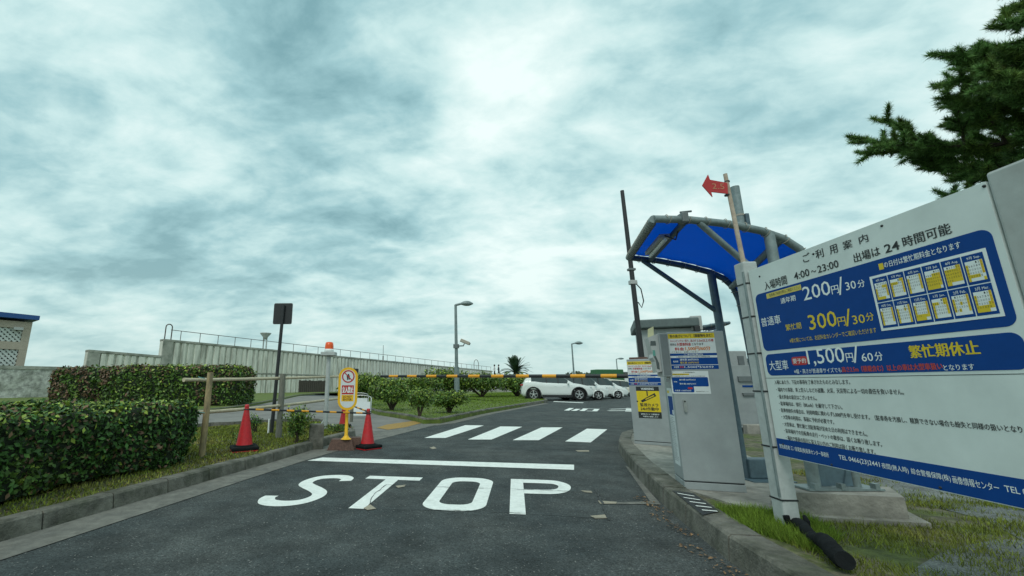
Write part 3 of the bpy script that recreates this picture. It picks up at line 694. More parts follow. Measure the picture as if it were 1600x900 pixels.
# antenna and dish lamp beyond the wall
uh = wu(613, 555)[0]; mb = MB(); mb.tube([WF.p(uh, topv(uh) - 1, -2), WF.p(uh, topv(uh) + 2.6, -2)], .04, 6); mb.tube([WF.p(uh, topv(uh) - 1, -2), WF.p(uh, topv(uh) + .9, -2)], .09, 8)
props(mb.build('antenna_mast', M_RUST), 'thin mast sticking up behind the sea wall right of the orange beacon', 'mast')
c = D(413, 548, 52); t = thing('plaza_lamp', (c.x, c.y, 3), 'dish topped lamp on a double post behind the sea wall', 'street lamp')
top = D(413, 521, 52).z
mb = MB(); [mb.tube([(c.x + dx, c.y, 2), (c.x + dx, c.y, top - .55)], .09, 8) for dx in (-.18, .18)]; mb.build('post', M_PALE, t)
mb = MB(); mb.lathe([(0, -.75), (.25, -.7), (.28, -.45), (.62, -.05), (.66, .05), (0, .1)], (c.x, c.y, top), 16); mb.build('lamp_shade', M_PALE, t)

# people strolling on the promenade, which runs above the hedges
prom = [(6, 62), (26, 62), (26, 110), (6, 110)]
mb = MB(); mb.prism(prom, -.02, 2.1); struct(mb.build('promenade', M_SEAC))
def person(px, hair_col, label, top_m, flip=1):
    c = D(px, 590, 70); z0 = 2.1; root = thing('person', (c.x, c.y, z0), label, 'person', 'people walking on the sea wall promenade')
    me = bpy.data.meshes.new('body')
    J = [(0, 0, .92), (0, 0, 1.15), (0, 0, 1.38), (0, .01, 1.50), (0, .02, 1.62), (0, .01, 1.74), (.11, .0, .86), (.12, .12 * flip, .48), (.12, .05 * flip, .06), (.12, .2 * flip, .03), (-.11, 0, .86), (-.12, -.1 * flip, .48), (-.12, -.28 * flip, .08), (-.12, -.14 * flip, .03),
         (.2, 0, 1.40), (.26, -.06, 1.15), (.25, .1, .95), (-.2, 0, 1.40), (-.27, .05, 1.15), (-.22, .22, 1.12)]
    E_ = [(0, 1), (1, 2), (2, 3), (3, 4), (4, 5), (0, 6), (6, 7), (7, 8), (8, 9), (0, 10), (10, 11), (11, 12), (12, 13), (2, 14), (14, 15), (15, 16), (2, 17), (17, 18), (18, 19)]
    rad = [.15, .14, .15, .055, .1, .08, .1, .065, .045, .04, .1, .065, .045, .04, .06, .045, .035, .06, .045, .035]
    me.from_pydata([(a * 1, b, c_) for a, b, c_ in J], E_, []); o = bpy.data.objects.new('body', me); C.objects.link(o)
    md = o.modifiers.new('s', 'SKIN'); 
    for i, sv in enumerate(me.skin_vertices[0].data): sv.radius = (rad[i], rad[i] * .8); sv.use_root = (i == 0)
    o.modifiers.new('d', 'SUBSURF').levels = 1
    dg = bpy.context.evaluated_depsgraph_get(); nm = bpy.data.meshes.new_from_object(o.evaluated_get(dg)); bpy.data.objects.remove(o)
    nm.materials.clear()
    for m_ in (M_SKIN, top_m, M_CLOTH): nm.materials.append(m_)
    for p in nm.polygons:
        z = p.center.z; p.material_index = 2 if z < .95 and abs(p.center.x) < .2 else (1 if z < 1.46 else 0); p.use_smooth = True
    b = bpy.data.objects.new('body', nm); C.objects.link(b); b.parent = root
    mb = MB(); mb.smooth = True; bm = bmesh.new(); bmesh.ops.create_uvsphere(bm, u_segments=10, v_segments=8, radius=.125)
    mb.add([(v.co.x, v.co.y - .02, v.co.z * 1.05 + 1.71) for v in bm.verts if True], [[v.index for v in f.verts] for f in bm.faces]); bm.free(); mb.build('hair', hair_col, root, local=True)
    root.rotation_euler = (0, 0, R(70)); root.scale = (1.12, 1.12, 1.12); return root
person(773, M_CLOTH, 'walker in a white top, the left of two people on the promenade', M_CLOTHW)
person(779.6, M_CLOTH, 'walker in all dark clothes, the right of two people on the promenade', M_CLOTH, -1)

# ================================================================== HUT AT THE FAR LEFT
hc = D(40, 560, 37.0); HF = Frame((hc.x, hc.y, 0), WD)
if HF.n.dot(-HF.o) < 0: HF.n = -HF.n
t = thing('beach_hut', HF.p(-3, 0), 'beige hut with lattice panels and a blue roof behind the low wall', 'building'); hx = lambda x, y: HF.px(x, y)
zt = hx(36, 503)[1]; za = hx(24, 534)[1]; zb_ = hx(24, 546)[1]; pw = hx(40, 530)[0] - hx(27, 530)[0]; hl = -9.5
def hb_(nm, m_, u0, u1, v0, v1, h0, h1, par=None): mb = MB(); mb.slabf(HF, [(u0, v0), (u1, v0), (u1, v1), (u0, v1)], h0, h1); return mb.build(nm, m_, par or t)
hb_('wall', M_DKGRN, hl, -.1, 0, zt - .05, -4.5, -.35)
for u in (-pw, -pw - 5.6, hl): hb_('post', M_BEIGE, u, u + pw, 0, zt, -.3, .0)
hb_('beam', M_BEIGE, hl, 0, zt - .55, zt + .02, -.28, .012); hb_('beam', M_BEIGE, hl, 0, zb_, za, -.26, .01)
for k, (z0, z1) in enumerate(((1.0, zb_), (za, zt - .55))):
    mb = MB(); sp_ = .36; u = hl - (z1 - z0)
    while u < 0:
        for sg in (1, -1):
            a = Vector((u if sg > 0 else u + (z1 - z0), z0)); b = Vector((u + (z1 - z0) if sg > 0 else u, z1))
            lo, hi = hl, -pw
            if max(a.x, b.x) < lo or min(a.x, b.x) > hi: continue
            def cl(p, q):
                for lim, s_ in ((lo, 1), (hi, -1)):
                    if (p.x - lim) * s_ < 0: p = p + (q - p) * ((lim - p.x) / (q.x - p.x))
                return p
            a, b = cl(a, b), cl(b, a); d_ = (b - a).normalized() * .075; n_ = Vector((-d_.y, d_.x)); h_ = -.12 - .02 * sg
            mb.slabf(HF, [tuple(a + n_), tuple(a - n_), tuple(b - n_), tuple(b + n_)], h_ - .01, h_)
        u += sp_
    mb.build('lattice', M_LATT, t)
re_ = hx(60, 497); rz0 = hx(50, 500)[1]
mb = MB(); mb.slabf(HF, [(hl - 1, rz0 - .05), (re_[0], rz0), (re_[0], rz0 + .36), (hl - 1, rz0 + .5)], -5.5, .5); mb.build('roof', M_ROOFB, t)
p = hx(28, 514); hb_('floodlight', M_GREYL, p[0] - .3, p[0] + .3, p[1] - .1, p[1] + .12, .0, .3)

# ================================================================== HEDGES, SHRUBS, TREES
hedge('near_hedge', [(-4.9, 1.2), (-3.92, 1.6), (-3.66, 4.1), (-3.28, 6.0), (-3.34, 6.5), (-3.75, 6.95), (-4.7, 7.15), (-5.4, 6.8), (-6.3, 4.2)], .13, .93, 2700, .060, 'big clipped dark green hedge in the left foreground behind the kerb', 'hedge', rough=.20, topfrac=.3, k=1.4, brown=.12, m=M_LEAFN)
a = G(262, 640, .1); b = G(372, 634, .1)
hedge('back_hedge', [(b.x - .1, b.y), (b.x - .4, b.y + 3.2), (-15.0, 24.8), (-15.1, 21.6)], .1, 2.05, 300, .16, 'clipped hedge with a bright green right half, behind the log fence', 'hedge', rough=.16, topfrac=.45, brown=.35)
hedge('back_hedge', [(-14.6, 23.2), (-14.9, 25.6), (-21.2, 27.2), (-21.0, 24.6)], .1, 2.05, 260, .17, 'brown topped hedge farther left, next to the spiky cycad', 'hedge', rough=.2, topfrac=.1, brown=.75)
def fronds(name, c, n, L_, w, droop, label, cat, m, trunk=.3, e0=10, e1=80, seed=2, lf=.3):
    rr = random.Random(seed); root = thing(name, c, label, cat); mb = MB(); c = Vector(c)
    for i in range(n):
        az = rr.uniform(0, 6.283); el = R(rr.uniform(e0, e1)); ln = L_ * rr.uniform(.8, 1.1); d = Vector((math.cos(az) * math.cos(el), math.sin(az) * math.cos(el), math.sin(el)))
        pts = []; p = c + Vector((0, 0, trunk)); K = 12
        for k in range(K + 1): pts.append(p.copy()); p = p + d * ln / K; d = (d + Vector((0, 0, -droop / K * (1.2 - abs(d.z) * .6)))).normalized()
        mb.tube(pts, [w * .12 * (1 - k / (K + 1)) + .004 for k in range(K + 1)], 4)
        side = Vector((-math.sin(az), math.cos(az), 0))
        for k in range(1, K):
            for j in (0, .5):
                q = pts[k].lerp(pts[k + 1], j); t_ = (pts[k + 1] - pts[k]).normalized(); l = lf * math.sin(math.pi * (k + j) / K) ** .6
                for s_ in (1, -1):
                    tip = q + side * s_ * l * .8 + t_ * l * .55 + Vector((0, 0, .1 * l)); mb.add([q - t_ * w, tip, q + t_ * w], [(0, 1, 2)])
    mb.build('fronds', m, root)
    mb = MB(); mb.tube([c - Vector((0, 0, .1)), c + Vector((0, 0, trunk * .6)), c + Vector((0, 0, trunk + .1))], [.32 * L_ / 2, .28 * L_ / 2, .2 * L_ / 2], 10); mb.build('trunk', M_BARK, root)
    return root
M_FROND = mat('frond_green', (.03, .065, .03), .5, island=.3, var=.2)
fronds('cycad', G(122, 626, .1), 46, 1.5, .035, .75, 'spiky dark cycad at the left end of the brown topped hedge', 'cycad', M_FROND, trunk=.25, e0=5, e1=75, lf=.25)
pc = D(805, 578, 52); fronds('palm_tree', (pc.x, pc.y, .1), 52, 2.15, .06, 1.1, 'squat feathery palm standing beyond the hedge right of the two walkers', 'palm tree', M_FROND, trunk=pc.z - .45, e0=15, e1=85, seed=5, lf=.42)
# shrubs of the right lawn
SH = [  # px, ground py, half width px, top py, label, lobes
    (655, 653, 24, 612, 'small tousled shrub at the corner of the right lawn', 6, 3),
    (702, 645, 28, 614, 'rounded bush right of the tousled shrub, below the camera mast', 8, 4),
    (612, 641, 30, 600, 'spreading shrub on bare stems left of the tousled shrub', 8, 5),
    (568, 634, 26, 590, 'broad shrub just right of the yellow notice', 8, 6)]
for px, py, hw, ty, lab, lob, sd in SH:
    g = G(px, py, .12); rx = 1.3 * hw / F_PX * g.y; ht = 1.12 * (D(px, ty, g.y).z - .12)
    shrub('shrub', g, rx, rx * .8, ht, 420 / max(1, rx * rx * .4), .085 * (g.y / 15) ** .7, lab, 'shrub', 'loose shrubs on the right lawn', lobes=lob + 4, seed=sd, m=M_LEAF)
for i, (px, hw, ty, Y, lab) in enumerate([(548, 22, 594, 24, 'dark bush behind the broad shrub'), (590, 34, 594, 31, 'long low bush of the back row under the left tip of the barrier arm'), (650, 34, 592, 33, 'back row bush to the left of the camera mast'),
                                   (700, 30, 583, 36, 'tallest back row bush, behind the camera mast'), (752, 34, 586, 36, 'back row bush below the two walkers'), (808, 36, 589, 38, 'last back row bush, behind the tail of the nearest car')]):
    c0 = D(px, 610, Y); rx = 1.45 * hw / F_PX * Y; ht = 1.15 * (D(px, ty, Y).z - .12)
    shrub('back_bush', (c0.x, Y, .12), rx, rx * .55, ht, 75, .2, lab, 'bush', 'back row of bushes across the lawn', lobes=11, seed=20 + i, stems=True, lift=.1, m=M_LEAF)
# small plants of the planting strip
g = G(398, 676, .13); shrub('small_bush', g, .34, .3, .42, 900, .045, 'small dark bush right behind the left traffic cone', 'bush', lobes=5, seed=41, m=M_LEAFN)
g = G(462, 692, .13); shrub('flowering_bush', g, .42, .34, .62, 900, .05, 'leafy bush with a few pale flowers right of the grey fence post', 'bush', lobes=7, seed=42, lift=.1)
g = G(385, 694, .13); shrub('small_bush', g, .3, .22, .26, 900, .04, 'low weedy clump at the right foot of the left cone', 'bush', lobes=5, seed=43, lift=.05)
g = G(530, 676, .13); shrub('small_bush', g, .42, .2, .2, 700, .045, 'low green tuft behind the base of the yellow notice', 'bush', lobes=5, seed=44, lift=.05)
mb = MB(); g = G(487, 705, .0); mb.rbox((g.x, g.y + .28, .22), (.26, .24, .46), .02, rz=.3); props(mb.build('stone_block', M_KERB), 'short grey stone block set behind the kerb beside the flowering bush', 'stone block')

# big pine at the right
def pine():
    base = Vector((16.35, 8.4, .14)); root = thing('pine_tree', base, 'tall dark pine rising behind the right end of the tariff board', 'pine tree')
    rr = random.Random(11); tr = MB(); pts = [base + Vector((math.sin(z * .5) * .25, math.cos(z * .4) * .2 - .2, z)) for z in np.linspace(0, 9.9, 14)]
    tr.tube(pts, [.27 * (1 - i / 15) + .03 for i in range(14)], 10); br = MB()
    tips = []
    def limb(p, d, ln, r, depth):
        n = 6; q = [p.copy()]
        for i in range(n):
            d = (d + Vector((rr.uniform(-.16, .16), rr.uniform(-.16, .16), rr.uniform(-.08, .15)))).normalized(); p = p + d * ln / n; q.append(p.copy())
            if depth < 2 and i > 0:
                for _ in range(3 if depth == 0 else 2):
                    a = Vector((rr.gauss(0, 1), rr.gauss(0, 1), rr.gauss(0, .45))); dd = (d * .9 + a.normalized() * .85).normalized(); dd.z += .1
                    limb(p, dd.normalized(), ln * rr.uniform(.26, .42), r * .5, depth + 1)
            if depth >= 1 and i >= 1: tips.append((p.copy(), d.copy()))
        br.tube(q, [r * (1 - i / (n + 1)) + .004 for i in range(n + 1)], 5, cap=False)
        tips.append((p, d))
    for i in range(46):
        z = 2.2 + 7.4 * (i / 45); a = i * 2.4 + rr.uniform(-.4, .4); k = float(np.interp(z, [2, 3.5, 5.2, 6.8, 8.4, 9.2], [2.4, 2.9, 3.2, 3.5, 3.1, 2.0]))
        ln = k * rr.uniform(.75, 1.1); p = base + Vector((math.sin((z) * .5) * .25, math.cos(z * .4) * .2 - .2, z)); limb(p, Vector((math.cos(a), math.sin(a), rr.uniform(-.05, .35))).normalized(), ln, .07, 0)
    tr.build('trunk', M_BARK, root); br.build('branches', M_BARK, root)
    # tufts of needles
    T = np.array([tuple(t) for t, _ in tips]); Dr = np.array([tuple(d) for _, d in tips]); print('pine tufts', len(T))
    K = 70; n = len(T) * K; P0 = np.repeat(T, K, 0); D0 = np.repeat(Dr, K, 0)
    P0 = P0 - D0 * rng.uniform(0, .26, (n, 1)); dd = D0 * .8 + rng.normal(0, .75, (n, 3)) + np.array([0, 0, .35]); dd /= np.linalg.norm(dd, axis=1)[:, None]
    sd = np.cross(dd, rng.normal(0, 1, (n, 3))); sd /= np.linalg.norm(sd, axis=1)[:, None]; ln = rng.uniform(.10, .19, (n, 1)); w = .008
    V = np.empty((n, 3, 3)); V[:, 0] = P0 - sd * w; V[:, 1] = P0 + sd * w; V[:, 2] = P0 + dd * ln
    V = V.reshape(-1, 3) - np.array(base); me = bpy.data.meshes.new('crown'); me.vertices.add(n * 3); me.vertices.foreach_set('co', V.ravel()); me.loops.add(n * 3); me.loops.foreach_set('vertex_index', np.arange(n * 3, dtype=np.int32))
    me.polygons.add(n); me.polygons.foreach_set('loop_start', np.arange(0, n * 3, 3, dtype=np.int32)); me.materials.append(M_NEEDLE); me.update(calc_edges=True)
    o = bpy.data.objects.new('crown', me); C.objects.link(o); o.parent = root
pine()

# ================================================================== TARIFF BOARD
sd_ = Vector((.058, 1, 0)).normalized()          # direction of the board, away from the viewer
PO = Vector((2.703, 3.5, 0)); SF = Frame(PO, -sd_)
sx = lambda x, y: SF.px(x, y)
vT = sx(1168, 424)[1]; vB = sx(1219, 712)[1]; uR = sx(1537, 285)[0] + .005; uR2 = uR
board = thing('tariff_board', (PO.x + .05, PO.y, 0), 'large white and blue parking tariff board on two pale posts at the right', 'sign')
mb = MB(); mb.slabf(SF, [(0, vB), (uR, vB), (uR, vT), (0, vT)], -.03, 0); mb.build('panel', M_PANEL, board)
# posts
mb = MB(); p = SF.p(-.075, 0, -.035); mb.rbox((p.x, p.y, (vT + .02) / 2 + .05), (.115, .125, vT + .02 - .1 + .14), .012, rz=-.058); po1 = mb.build('post', M_PALE, board)
for z in (vT - .1, vT - .38, vT - .68, vT - .98, .72, .34):
    mb = MB(); mb.box((p.x, p.y, z), (.121, .131, .012), rz=-.058); mb.build('cable_tie', M_BLACK, po1)
mb = MB(); q = SF.p(-.03, 0, .02); mb.tube([(q.x, q.y, vB - .3), (q.x, q.y, vT)], .012, 8); mb.build('conduit', M_GALV, po1)
mb = MB(); v0 = sx(1545, 275)[1]; q0 = SF.p(uR + .13, 0, -.12); mb.rbox((q0.x, q0.y, (vT + .03) / 2), (.24, .25, vT + .03 + .02), .015, rz=-.058); mb.build('post', mat('grey_post_paint', (.40, .43, .41), .6, var=.1, col2=(.34, .35, .33), vscale=3), board)
for x, y in ((1187, 432), (1271, 397), (1378, 353), (1538, 291), (1224, 694), (1300, 726), (1470, 762)):
    u, v = sx(x, y); mb = MB(); mb.lathe([(.0, .006), (.006, .005), (.008, .0)], SF.p(u, v, .0), 8, SF.n); mb.build('screw', M_INK, board)
# blue fields
blu = MB(); rd = .045
uL = sx(1180, 463)[0]; uRt = sx(1584, 480)[0]
vb1t = sx(1181, 461)[1]; vb1b = sx(1195, 549)[1]; vb2t = sx(1197, 554)[1]; vb2b = sx(1203, 587)[1]; vst = sx(1215, 684.5)[1]
blu.slabf(SF, rrect(uL, vb1b, uRt, vb1t, rd), 0, .0015); blu.slabf(SF, rrect(uL, vb2b, uRt, vb2t, rd), 0, .0015); blu.slabf(SF, [(.004, vB + .004), (uR - .004, vB + .004), (uR - .004, vst), (.004, vst)], 0, .0015)
blu.build('blue_field', M_BLUE, board)
mb = MB(); vv = sx(1205, 591)[1]; mb.slabf(SF, [(.0, vv), (uR, vv), (uR, vv + .003), (0, vv + .003)], 0, .001); mb.build('panel_seam', M_INK, board)
ink = {k: MB() for k in 'kwyr'}; INKM = dict(k=M_INK, w=M_INKW, y=M_YEL, r=M_REDINK)
def T(col, s, x0, x1, yb, ht, y1=None, h=.0022, bold=.012):
    """lettering on the board: left edge x0, right edge x1, baseline yb at x0, letter height ht (photo pixels)"""
    u0, v0 = sx(x0, yb); ut, vt = sx(x0, yb - ht); u1 = sx(x1, y1 if y1 is not None else yb)[0]
    m_ = MB(); text(m_, SF, s, u0, u1, v0, vt, h, bold); m_.build('lettering', INKM[col], board)
for s, x0, x1, yb in (('ご', 1256, 1267, 411), ('利', 1276, 1288, 405), ('用', 1298, 1310, 398), ('案', 1319, 1333, 391), ('内', 1344, 1358, 382)): T('k', s, x0, x1, yb, 14, yb - 4)
T('k', '入場時間', 1196, 1231, 454, 14, 445); T('k', '4:00', 1242, 1266, 438, 12, 431); T('k', '～', 1268, 1276, 427, 4, 425); T('k', '23:00', 1279, 1312, 427, 12, 419)
T('k', '出場は', 1336, 1377, 411, 15, 400, bold=.015); T('k', '24', 1384, 1407, 396, 14, 389, bold=.015); T('k', '時間可能', 1413, 1489, 387, 17, 367, bold=.015)
ys = MB(); u0, v0 = sx(1199, 467); u1 = sx(1252, 448)[0]; ut, vt = sx(1199, 459); ys.slabf(SF, [(u0, v0), (u1, v0), (u1, vt), (u0, vt)], .0016, .003); ys.build('yellow_strip', M_YELP, board)
u0, v0 = sx(1202, 466)
mb = MB(); text(mb, SF, '駐車場ご利用の際はご確認ください', u0 + .01, u1 - .01, v0 + .008, vt - .006, .0034, .0); mb.build('lettering', M_INK, board)
T('w', '通年期', 1221, 1244, 475, 9, 469)
T('w', '200', 1257, 1300, 470, 22, 461, bold=.004); T('w', '円', 1301, 1312, 460, 13, 457); T('w', '/', 1312, 1321, 461, 28, 458, bold=.004); T('w', '30', 1323, 1339, 454, 13, 450, bold=.004); T('w', '分', 1342, 1353, 450, 12, 448)
T('w', '普通車', 1191, 1221, 511, 14, 505, bold=.004)
T('y', '繁忙期', 1229, 1253, 517, 10, 513); T('y', '300', 1266, 1310, 516, 24, 510, bold=.006); T('y', '円', 1311, 1323, 510, 14, 507); T('y', '/', 1323, 1333, 510, 27, 507, bold=.004); T('y', '30', 1334, 1353, 507, 14, 503, bold=.004); T('y', '分', 1355, 1367, 502, 13, 500)
T('y', '※繁忙期については、右記料金カレンダーでご確認いただけます', 1235, 1371, 536, 7, 521, bold=0)
u0, v0 = sx(1375, 422); ut, vt = sx(1375, 412); u1 = sx(1382, 420)[0]; mb = MB(); mb.slabf(SF, [(u0, v0), (u1, v0), (u1, vt), (u0, vt)], .0016, .0025); mb.build('yellow_key', M_YEL, board)
T('w', 'の日付は繁忙期料金となります', 1383, 1504, 419, 10, 392)
T('w', '大型車', 1204, 1233, 579, 15, 577, bold=.004)
T('w', '1,500', 1264, 1323, 573, 27, 571, bold=.004); T('w', '円', 1324, 1335, 566, 14, 565); T('w', '/', 1335, 1345, 567, 27, 566, bold=.004); T('w', '60', 1348, 1366, 565, 13, 564, bold=.004); T('w', '分', 1369, 1381, 564, 14, 563)
T('y', '繁忙期休止', 1424, 1534, 560, 20, 556, bold=.03)
u0, v0 = sx(1239, 571); ut, vt = sx(1239, 558); u1 = sx(1263, 570)[0]; pill = MB(); pill.slabf(SF, rrect(u0, v0, u1, vt, .018), .0016, .003); pill.build('red_pill', M_RED, board)
mb = MB(); text(mb, SF, '要予約', u0 + .01, u1 - .01, v0 + .012, vt - .012, .0035); mb.build('lettering', M_INKW, board)
T('w', '※幅・高さが普通車サイズでも', 1242, 1316, 584, 7, 582, bold=0.005); T('r', '高さ2.5m（積載含む）以上の車は大型車扱い', 1317, 1475, 582, 9, 579, bold=.03); T('w', 'となります', 1476, 1524, 579, 9, 577)
u500 = sx(1303, 650)[0]
terms = [(1211, 600.5, 1329, '入場にあたり、下記の事項を了承されたものとみなします。'), (1214, 612, 1413, '・場内での事故、車上荒らしなどの盗難、火災、天災等による一切の責任を負いません。'),
         (1216, 623, 1277, '・最大料金の設定はございません。'), (1218, 633.5, 1317, '・駐車場内は、徐行（8Km/h）を厳守して下さい。'),
         (1219, 644, 1640, '・駐車券紛失の場合は、利用時間に関わらず5,000円を申し受けます。（駐車券を汚損し、精算できない場合も紛失と同様の扱いとなります。）'),
         (1222, 654.5, 1304, '・大型車の利用は、事前に予約が必要です。'), (1224, 665.5, 1356, '・大型車は、繁忙期と当駐車場が定めた日の利用はできません。'),
         (1226, 676, 1379, '・駐車場内での自転車の走行・ペットの散歩は、固くお断り致します。'), (1229, 687, 1369, '・場内で係員の指示に従えない方のご利用は固くお断り致します。')]
for x0, yb, x1, s in terms:
    u0, v0 = sx(x0, yb); v1_ = sx(x0, yb - 6.6)[1]; slope = -(v0 - 1.2) ; u1 = sx(x1, yb + (x1 - x0) * (yb - 599) / (x0 - 705.0))[0]
    mb = MB(); text(mb, SF, s, u0, min(u1, uR - .01), v0, v1_, .0015, .012); mb.build('lettering', M_INK, board)
u0, v0 = sx(1219, 701); v1_ = sx(1219, 693.5)[1]
for a, b, s in ((1219, 1296, '管理運営者 江ノ島電鉄(株)駐車センター事務所'), (1312, 1376, 'TEL 0466(23)2441'), (1379, 1421, '夜間(無人時)'), (1425, 1487, '綜合警備保障(株)'), (1490, 1563, '画像情報センター'), (1572, 1660, 'TEL 045(664)')):
    ua = sx(a, 599 + (a - 705) * .196)[0]; ub = sx(b, 599 + (b - 705) * .196)[0]
    mb = MB(); text(mb, SF, s, ua, min(ub, uR - .01), v0, v1_, .0022, .008); mb.build('lettering', M_INKW, board)
# calendar: white frame with twelve months, yellow on the busy dates
cu0, cvt = sx(1359, 433); cu1 = sx(1537, 386)[0]; cvb = sx(1380, 517)[1]; cu1 = max(cu1, sx(1571, 492)[0])
fr_ = MB(); fr_.slabf(SF, [(cu0, cvb), (cu1, cvb), (cu1, cvt), (cu0, cvt)], .0015, .004); fr_.use(M_PANEL)
cal = MB(); cal.use(M_INKW)
cal.slabf(SF, [(cu0, cvb), (cu1, cvb), (cu1, cvt), (cu0, cvt)], .0015, .003)
months = ['4月 Apr.', '5月 May.', '6月 Jun.', '7月 Jul.', '8月 Aug.', '9月 Sep.', '10月 Oct.', '11月 Nov.', '12月 Dec.', '1月 Jan.', '2月 Feb.', '3月 Mar.']
busy = ['0000000/0000111/1000001/1000001/1000001/1111100', '0000011/1111001/1000001/1000001/1000001/1000000', '0000001/1000001/1000001/1000001/1000001/1000000', '0000000/0001111/1111111/1111111/1111111/1111110', '0000011/1111111/1111111/1111111/1111111/1100000', '0000001/1000001/1000001/1000001/1111100/1000001',
        '0000001/1000001/1000001/1000001/1000001/1000000', '0000001/1000101/1000001/1000001/1000001/1000001', '0000001/1000001/1000001/1000001/1111111/1111100', '0000011/1110011/1000001/1000001/1000001/1000000', '0000001/1000001/1001001/1000001/1010001/0000000', '0000001/1000001/1000001/1000011/1111111/1111100']
b_ = .012; cw = (cu1 - cu0 - 2 * b_) / 6; chh = (cvt - cvb - 2 * b_) / 2
for i in range(12):
    cx0 = cu0 + b_ + cw * (i % 6) + .0025; cx1 = cx0 + cw - .005; cy1 = cvt - b_ - chh * (i // 6) - .0025; cy0 = cy1 - chh + .005
    cal.use(M_BLUE); cal.slabf(SF, [(cx0, cy0), (cx1, cy0), (cx1, cy1), (cx0, cy1)], .003, .0038)
    gx0 = cx0 + .008; gx1 = cx1 - .008; gy0 = cy0 + .014; gy1 = cy1 - .032
    cal.use(M_INKW); cal.slabf(SF, [(gx0, gy0), (gx1, gy0), (gx1, gy1), (gx0, gy1)], .0038, .0044)
    for r_, row in enumerate(busy[i].split('/')):
        for c_, ch in enumerate(row):
            a0 = gx0 + (gx1 - gx0) * c_ / 7; a1 = gx0 + (gx1 - gx0) * (c_ + 1) / 7; b1 = gy1 - (gy1 - gy0) * r_ / 6; b0 = gy1 - (gy1 - gy0) * (r_ + 1) / 6
            if ch == '1': cal.use(M_YEL); cal.add([SF.p(a0, b0, .0048), SF.p(a1, b0, .0048), SF.p(a1, b1, .0048), SF.p(a0, b1, .0048)], [(0, 1, 2, 3)])
            n_ = r_ * 7 + c_ - (i * 3) % 6
            if 0 < n_ < 31:
                cal.use(M_REDINK if c_ == 6 and ch == '1' else M_INK); text(cal, SF, str(n_), a0 + .0025, a1 - .0025, b0 + .003, b1 - .004, .0052, 0)
    cal.use(M_INKW); text(cal, SF, months[i], cx0 + .02, cx1 - .012, cy1 - .026, cy1 - .010, .0042, .01)
cal.build('calendar', None, board)

# height limit arrow on its thin pole, strapped to the far post
t0 = D(1133, 272, 3.62); p0 = Vector((t0.x, 3.66, 0)); hb = thing('height_limit_sign', (t0.x, 3.62, 1.2), 'thin pale wooden pole with a small red 2.5 arrow at its top', 'sign')
pb = D(1166, 432, 3.60); mb = MB(); mb.tube([(pb.x + .02, pb.y, pb.z - .9), pb, t0], [.02, .019, .017], 10); mb.build('pole', M_WPOLE, hb)
ar0 = D(1137, 292, 3.60); AF = Frame(ar0, (1, 0, 0)); q = [AF.px(x, y) for x, y in ((1097, 290), (1106, 273), (1109, 281), (1136, 286), (1137, 303), (1111, 300), (1113, 308))]
mb = MB(); mb.slabf(AF, q, -.004, .004); mb.build('arrow_plate', M_RED, hb)
mb = MB(); a = AF.px(1112, 297); b = AF.px(1130, 286); text(mb, AF, '2.5', a[0] + .005, b[0], a[1] + .01, b[1] - .005, .006, .0, -.04); mb.build('lettering', mat('faded_yellow', (.5, .22, .12), .7), hb)
for yy in (284, 305):
    a = D(1136, yy, 3.62); mb = MB(); mb.tube([a + Vector((0, 0, -.006)), a + Vector((0, 0, .006))], .022, 10); mb.build('clip', M_BLACK, hb)

# black hose piece lying at the foot of the near post
g0 = G(1246, 826, .16); g1 = G(1322, 884, .19); mb = MB(); n_ = 34; pts = [g0.lerp(g1, i / n_) + Vector((0, 0, .035 + .015 * math.sin(i * .35))) for i in range(n_ + 1)]
mb.tube(pts, [.036 + .004 * math.sin(i * 2.4) + .012 * (i > n_ * .6) for i in range(n_ + 1)], 12)
pts = [g0 + Vector((-.03, .02, -.02)), g0 + Vector((-.045, .03, .10)), g0 + Vector((-.03, .02, .20))]; mb.tube([p - Vector((0, 0, .02)) for p in pts][:2], [.02, .022], 7); pts = [g0 + Vector((.05, -.03, 0)), g0 + Vector((.03, -.06, .07)), g0 + Vector((.05, -.02, .09))]; mb.tube(pts, [.02, .02, .012], 7)
props(mb.build('rubber_hose', M_RUBBER), 'thick black rubber piece lying in the grass at the foot of the pale post', 'hose')

